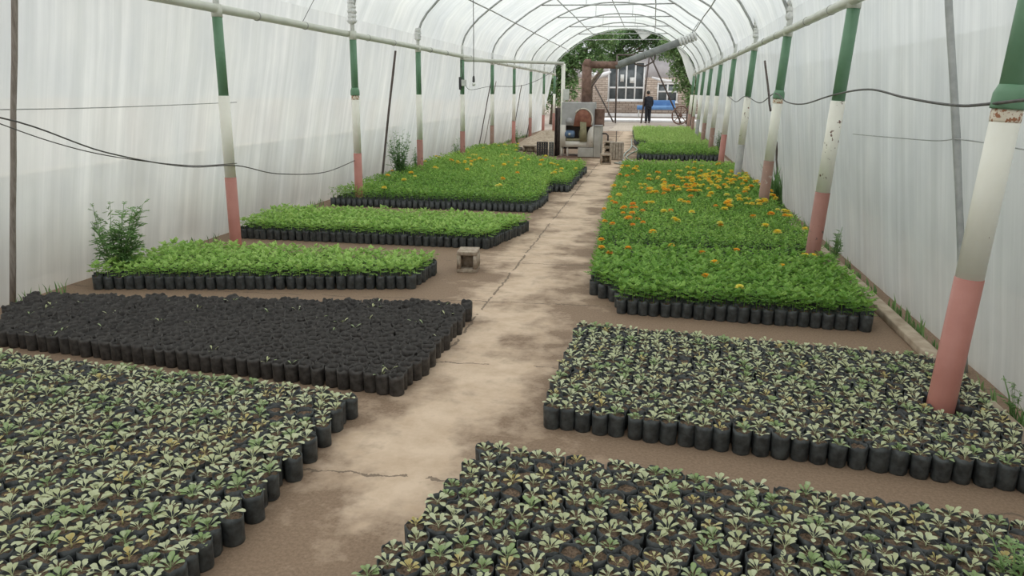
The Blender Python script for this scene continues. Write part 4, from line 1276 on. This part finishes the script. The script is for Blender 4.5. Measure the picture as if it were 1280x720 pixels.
def tree(label, trunk, blobs, n, seed, tint, lf=0.17, group='trees beyond the open end'):
    g = random.Random(seed)
    t = thing('leafy_tree', label, 'tree', (trunk[0][0], trunk[0][1], 0), group=group)
    o0 = Vector((trunk[0][0], trunk[0][1], 0))
    tr = MB().tube([Vector(p) - o0 for p in trunk], [0.16 - 0.09 * k / (len(trunk) - 1) for k in range(len(trunk))], 9)
    top = Vector(trunk[-1]) - o0
    for b in blobs:
        c = Vector(b[:3]) - o0
        mid = top.lerp(c, 0.5) + Vector((g.uniform(-.2, .2), 0, g.uniform(0, .3)))
        tr.tube([top * 0.9, mid, c], [0.06, 0.04, 0.015], 6)
    obj('trunk', tr, M['bark'], t, smooth=True)
    fo = MB()
    tot = sum(b[3] * b[4] * b[5] for b in blobs)
    for b in blobs:
        for k in range(int(n * b[3] * b[4] * b[5] / tot)):
            while True:
                u = Vector((g.uniform(-1, 1), g.uniform(-1, 1), g.uniform(-1, 1)))
                if 0.25 < u.length < 1:
                    break
            wv = 1 + 0.18 * math.sin(u.x * 7 + u.z * 5 + seed)
            p = Vector(b[:3]) - o0 + Vector((u.x * b[3] * wv, u.y * b[4], u.z * b[5] * wv))
            az, el = g.uniform(0, 6.28), g.uniform(-1.0, 0.5)
            d, s, up = frame_of(az, el)
            L_ = lf * g.uniform(0.7, 1.3)
            leaflet(fo, p, d, s, up, L_, L_ * 0.62, tint + g.uniform(-.3, .3))
    obj('foliage', fo, M['tree'], t)
    return t
tree('leafy green tree left of the brick house beyond the open end', [(-5.3, 41, 0), (-5.2, 41, 1.4), (-4.8, 41, 2.6)],
     [(-4.9, 41, 3.1, 1.2, 1.2, 1.2), (-5.4, 40.5, 1.9, 0.9, 1.0, 1.1), (-3.6, 41.5, 3.9, 1.3, 1.2, 0.95), (-4.3, 40.5, 1.9, 0.55, 0.8, 0.7), (-3.3, 41, 3.2, 0.9, 1.0, 0.6), (-2.7, 41, 4.6, 1.0, 1.0, 0.6), (-5.9, 41, 3.2, 0.8, 1, 1.0)], 9500, 1, 0.45)
tree('darker tree arching over the middle beyond the open end', [(-3.75, 46.5, 0), (-3.7, 46.5, 2.2), (-2.6, 46, 3.6)],
     [(-2.6, 46, 4.6, 1.1, 1.0, 0.75), (-1.3, 46.5, 4.75, 1.3, 1.0, 0.75), (0.2, 46, 4.7, 1.3, 1.0, 0.75), (-1.7, 46, 3.75, 0.9, 0.8, 0.4), (0.6, 46, 4.0, 0.9, 0.8, 0.5), (-0.6, 46, 5.4, 1.4, 0.8, 0.5), (-2.4, 46, 3.6, 0.8, 0.8, 0.45), (1.4, 46, 4.6, 0.9, 0.8, 0.7)], 9500, 2, 0.30)
tree('light green tree at the right beyond the open end', [(1.95, 42, 0), (2.0, 42, 1.3), (1.9, 42, 2.4)],
     [(1.5, 42, 3.7, 0.9, 1.0, 0.7), (1.75, 41.8, 2.6, 0.65, 0.9, 0.75), (1.15, 42, 2.9, 0.45, 0.7, 0.5), (1.9, 41.6, 1.6, 0.4, 0.7, 0.6), (2.7, 42, 3.0, 0.9, 1.0, 1.2), (1.3, 41.8, 2.0, 0.4, 0.5, 0.3), (0.9, 42, 4.1, 0.8, 0.8, 0.5), (2.2, 42, 4.2, 0.8, 0.9, 0.7)], 8500, 3, 0.58)

t = thing('brick_house', 'buff brick house with white framed windows beyond the open end', 'house', (0, 57, 0))
HX0, HX1 = -7.0, 9.0
obj('brick_wall', MB().box(HX0, HX1, 0, 0.3, 0.0, 2.75).box(HX0, HX0 + 0.3, 0.3, 6, 0, 2.75).box(HX1 - 0.3, HX1, 0.3, 6, 0, 2.75), M['brick'], t)
obj('plaster_wall', MB().box(HX0, HX1, 0.0, 0.3, 2.75, 4.3), M['plaster'], t)['label'] = 'pale lilac plastered upper wall'
obj('roof', MB().add([(HX0 - .4, -0.5, 4.25), (HX1 + .4, -0.5, 4.25), (HX1 + .4, 3.2, 5.6), (HX0 - .4, 3.2, 5.6), (HX0 - .4, 6.8, 4.25), (HX1 + .4, 6.8, 4.25),
                           (HX0 - .4, -0.5, 4.37), (HX1 + .4, -0.5, 4.37), (HX1 + .4, 3.2, 5.72), (HX0 - .4, 3.2, 5.72), (HX0 - .4, 6.8, 4.37), (HX1 + .4, 6.8, 4.37)],
                          [(0, 3, 2, 1), (3, 4, 5, 2), (6, 7, 8, 9), (9, 8, 11, 10), (0, 1, 7, 6), (4, 10, 11, 5)]), M['roof_grey'], t)
obj('plinth', MB().box(HX0, HX1, -0.75, 0.0, 0.0, 0.22, bev=0.02), M['awning'], t)
def window(x0, x1, z0, z1, cols, trans):
    f = MB()
    fw = 0.11
    f.box(x0, x1, -0.06, 0.02, z0, z0 + fw).box(x0, x1, -0.06, 0.02, z1 - fw, z1)
    for k in range(cols + 1):
        x = x0 + (x1 - x0 - fw) * k / cols
        f.box(x, x + fw, -0.06, 0.02, z0 + fw, z1 - fw)
    for z in trans:
        f.box(x0 + fw, x1 - fw, -0.055, 0.02, z, z + fw)
    w = obj('window', f, M['frame_white'], t)
    obj('pane', MB().box(x0 + 0.03, x1 - 0.03, -0.012, 0.0, z0 + 0.03, z1 - 0.03), M['pane'], w)
    obj('sill', MB().box(x0 - 0.06, x1 + 0.06, -0.14, 0.02, z0 - 0.07, z0), M['frame_white'], w)
window(-3.31, -0.68, 1.12, 3.85, 4, (1.98,))
window(0.23, 1.70, 1.03, 2.38, 2, (1.72,))
window(3.4, 5.0, 1.03, 2.38, 2, (1.72,))
for k, (x, z, w_, h_, lab) in enumerate(((-2.43, 2.45, 0.26, 0.5, 'tall white notice in the big house window'), (-1.75, 2.35, 0.42, 0.40, 'square white notice in the big house window'))):
    tag(obj('paper_notice', MB().box(x, x + w_, 56.965, 56.98, z, z + h_), M['paper']), lab, 'notice')
t = thing('awning', 'off-white awning sheet over the left part of the house wall', 'awning', (-4.0, 55.4, 0))
obj('sheet', MB().tube([(-1.2, 0.6, 3.0), (-0.3, 0.2, 2.9), (0.2, 0.0, 2.78), (0.6, 0.1, 2.95), (0.9, 0.5, 3.1)], [0.14, 0.17, 0.19, 0.15, 0.08], 10), M['awning'], t, smooth=True)
obj('prop', MB().tube([(-0.6, 0.5, 0), (-0.6, 0.5, 3.1)], 0.03, 7), M['galv'], t)
obj('prop', MB().tube([(0.85, 0.5, 0.0), (0.85, 0.5, 3.1)], 0.03, 7), M['galv'], t)
t = thing('awning', 'small grey canopy over the right house window', 'awning', (0.4, 56.45, 2.6))
obj('sheet', MB().tube([(-0.6, 0.1, 0.15), (-0.1, 0.0, 0.0), (0.5, -0.05, -0.12), (1.0, 0.0, -0.1)], [0.06, 0.11, 0.12, 0.06], 9), M['awning'], t, smooth=True)
obj('bracket', MB().tube([(0.2, 0.4, 0.1), (0.2, 0.0, 0.0)], 0.02, 6), M['galv'], t)

t = thing('garden_table', 'blue-topped table with pale legs in front of the house', 'table', (0.35, 51.0, 0))
obj('tabletop', MB().box(-1.35, 1.05, -0.45, 0.45, 0.82, 0.88, bev=0.01), M['bluecloth'], t)
obj('tablecloth', MB().box(-1.37, 1.07, -0.475, -0.455, 0.62, 0.885).box(-1.37, 1.07, 0.455, 0.475, 0.62, 0.885), M['bluecloth'], t)
obj('bench_back', MB().box(-0.35, 1.05, 0.5, 0.55, 0.75, 1.22, bev=0.01), M['bluecloth'], t)
for x in (-1.25, 0.95):
    for y in (-0.38, 0.38):
        obj('leg', MB().tube([(x, y, 0), (x, y, 0.82)], 0.03, 8), M['pipe_white'], t)
# dark swing-like steel frame in the yard
t = thing('steel_frame', 'dark steel frame of uprights and diagonals standing in the yard', 'steel frame', (-1.2, 44.0, 0))
F = lambda x: x + 1.2
for nm, a, b in (('upright', (-2.06, 0, 0), (-2.10, 0, 3.72)), ('upright', (-0.62, 0, 0), (-0.33, 0, 3.72)), ('diagonal', (1.62, 1.2, 0), (-0.29, 0.05, 3.66)), ('diagonal', (-2.15, -0.3, 0.05), (-3.30, 0.2, 2.05)), ('diagonal', (-3.62, 0, 1.75), (-2.86, 0, 2.85)), ('diagonal', (-3.62, 0.3, 0.0), (-3.60, 0, 1.78)), ('crossbar', (-2.10, 0, 3.7), (-0.3, 0, 3.7))):
    obj(nm, MB().tube([(F(a[0]), a[1], a[2]), (F(b[0]), b[1], b[2])], 0.045, 8), M['darksteel'], t, smooth=True)
# spoked wheel leaning by the right tree
t = thing('cart_wheel', 'brown spoked wheel leaning by the right tree', 'wheel', (1.50, 43.2, 0.50))
t.rotation_euler = (0.15, 0, 0.35)
ring = [(0.48 * math.cos(a), 0, 0.48 * math.sin(a)) for a in np.linspace(0, 2 * PI, 25)]
obj('rim', MB().tube(ring, 0.04, 8, caps=False), M['rust'], t, smooth=True)
obj('hub', MB().tube([(0, -0.09, 0), (0, 0.09, 0)], 0.09, 12), M['rust'], t, smooth=True)
for k in range(8):
    a = k * PI / 4
    obj('spoke', MB().tube([(0.05 * math.cos(a), 0, 0.05 * math.sin(a)), (0.47 * math.cos(a), 0, 0.47 * math.sin(a))], 0.022, 6), M['rust'], t)
for k, (x, h_, lab) in enumerate(((1.86, 1.0, 'left dark stake behind the wheel'), (2.05, 1.35, 'right dark stake behind the wheel'))):
    stick('garden_stake', lab, (x, 44.2, 0), (x + 0.04, 44.1, h_), 0.04, M['darkwood'])
tag(obj('yard_step', MB().box(-3.6, 2.6, 46.6, 50.0, -0.03, 0.10, bev=0.03), M['awning']), kind='structure')
mb = MB()
for k in range(5):
    y0_ = 34.6 + k * 1.9
    mb.box(-1.9 + R.uniform(-.05, .05), -0.35, y0_, y0_ + 1.8, -0.03, 0.012, bev=0.01)
struct('path', mb, M['concrete'])

# ------------------------------------------------------------------ the person at the open end
def skin_mesh(name, joints, edges, mat, parent, levels=2, root=0):
    me = bpy.data.meshes.new(name)
    me.from_pydata([j[0] for j in joints], edges, [])
    me.update()
    me.materials.append(mat)
    o = obj(name, me, parent=parent)
    md = o.modifiers.new('skin', 'SKIN')
    md.use_smooth_shade = True
    sv = me.skin_vertices[0].data
    for k, j in enumerate(joints):
        r = j[1] if hasattr(j[1], '__len__') else (j[1], j[1])
        sv[k].radius = r
        sv[k].use_root = (k == root)
    sd = o.modifiers.new('subdivision', 'SUBSURF')
    sd.levels = sd.render_levels = levels
    return o

pt = thing('person', 'person in dark jacket and trousers standing with bowed head at the far end', 'person', (-0.26, 44.2, 0), 0.35)
J, Ed = [], []
def jv(p, r, par=None):
    J.append((p, r))
    if par is not None:
        Ed.append((par, len(J) - 1))
    return len(J) - 1
pel = jv((0, 0, 0.95), (0.15, 0.11))
wai = jv((0, 0.0, 1.10), (0.145, 0.105), pel)
che = jv((0, 0.02, 1.32), (0.175, 0.12), wai)
nec = jv((0, 0.05, 1.47), 0.07, che)
nk2 = jv((0, 0.085, 1.54), 0.055, nec)
hd = jv((0, 0.12, 1.63), (0.078, 0.09), nk2)
hd2 = jv((0, 0.135, 1.71), (0.07, 0.085), hd)
for sg in (-1, 1):
    sh = jv((0.17 * sg, 0.03, 1.40), 0.065, che)
    el = jv((0.215 * sg, 0.04, 1.12), 0.047, sh)
    wr = jv((0.22 * sg, 0.13, 0.90), 0.031, el)
    pa = jv((0.215 * sg, 0.17, 0.83), (0.038, 0.02), wr)
    hp = jv((0.10 * sg, 0, 0.90), 0.088, pel)
    kn = jv((0.105 * sg, 0.02 + 0.03 * sg, 0.50), 0.058, hp)
    an = jv((0.11 * sg, 0.0 + 0.04 * sg, 0.09), 0.040, kn)
    to = jv((0.125 * sg, 0.14 + 0.04 * sg, 0.04), (0.042, 0.03), an)
    for f in range(4):
        fx = (f - 1.5) * 0.02
        k1 = jv((0.215 * sg + fx, 0.185, 0.79), 0.0095, pa)
        k2 = jv((0.213 * sg + fx, 0.192, 0.755 - 0.005 * (f in (1, 2))), 0.0085, k1)
        jv((0.21 * sg + fx, 0.180, 0.728 - 0.006 * (f in (1, 2))), 0.007, k2)
    th = jv((0.185 * sg, 0.19, 0.83), 0.011, wr)
    jv((0.178 * sg, 0.20, 0.795), 0.009, th)
body = skin_mesh('body', J, Ed, M['skin'], pt)
jk = [((0, 0, 0.80), (0.225, 0.16)), ((0, 0, 1.0), (0.21, 0.15)), ((0, 0.0, 1.12), (0.205, 0.145)), ((0, 0.02, 1.33), (0.225, 0.155)), ((0, 0.045, 1.46), (0.10, 0.09)), ((0, 0.065, 1.50), (0.075, 0.07))]
je = [(0, 1), (1, 2), (2, 3), (3, 4), (4, 5)]
for sg in (-1, 1):
    b0 = len(jk)
    jk += [((0.19 * sg, 0.03, 1.40), 0.085), ((0.24 * sg, 0.04, 1.12), 0.082), ((0.225 * sg, 0.12, 0.92), 0.06)]
    je += [(3, b0), (b0, b0 + 1), (b0 + 1, b0 + 2)]
skin_mesh('jacket', jk, je, M['jacket'], pt)
tk = [((0, 0, 0.97), (0.165, 0.125))]
te = []
for sg in (-1, 1):
    b0 = len(tk)
    tk += [((0.095 * sg, 0, 0.86), 0.115), ((0.10 * sg, 0.02 + 0.03 * sg, 0.50), 0.095), ((0.11 * sg, 0.0 + 0.04 * sg, 0.08), 0.08)]
    te += [(0, b0), (b0, b0 + 1), (b0 + 1, b0 + 2)]
skin_mesh('trousers', tk, te, M['trousers'], pt)
for sg in (-1, 1):
    skin_mesh('shoe', [((0.11 * sg, -0.03 + 0.04 * sg, 0.045), 0.045), ((0.115 * sg, 0.07 + 0.04 * sg, 0.042), (0.05, 0.04)), ((0.125 * sg, 0.17 + 0.04 * sg, 0.035), (0.045, 0.032))], [(0, 1), (1, 2)], M['hair'], pt)
hr = MB()
vs, fs = [], []
n1, n2 = 7, 14
for k in range(n1):
    th_ = PI * 0.60 * k / (n1 - 1)
    for j in range(n2):
        a = 2 * PI * j / n2
        drop = 1.0 + 0.25 * max(0, -math.sin(a)) * k / (n1 - 1)
        vs.append((0.098 * math.sin(min(th_ * drop, 2.3)) * math.cos(a), 0.120 + 0.112 * math.sin(min(th_ * drop, 2.3)) * math.sin(a) - 0.012, 1.68 + 0.118 * math.cos(min(th_ * drop, 2.3))))
fs = [(k * n2 + j, k * n2 + (j + 1) % n2, (k + 1) * n2 + (j + 1) % n2, (k + 1) * n2 + j) for k in range(n1 - 1) for j in range(n2)]
obj('hair', hr.add(vs, fs), M['hair'], pt, smooth=True)
for sg in (-1, 1):
    obj('ear', MB().lathe([(0.004, -0.03), (0.014, -0.015), (0.017, 0.008), (0.008, 0.03)], 8, (0.092 * sg, 0.115, 1.655)), M['skin'], pt, smooth=True)
obj('nose', MB().add([(-0.016, 0.215, 1.63), (0.016, 0.215, 1.63), (0, 0.212, 1.685), (0, 0.245, 1.635), (0, 0.212, 1.62)], [(0, 3, 2), (3, 1, 2), (0, 4, 3), (4, 1, 3)]), M['skin'], pt)
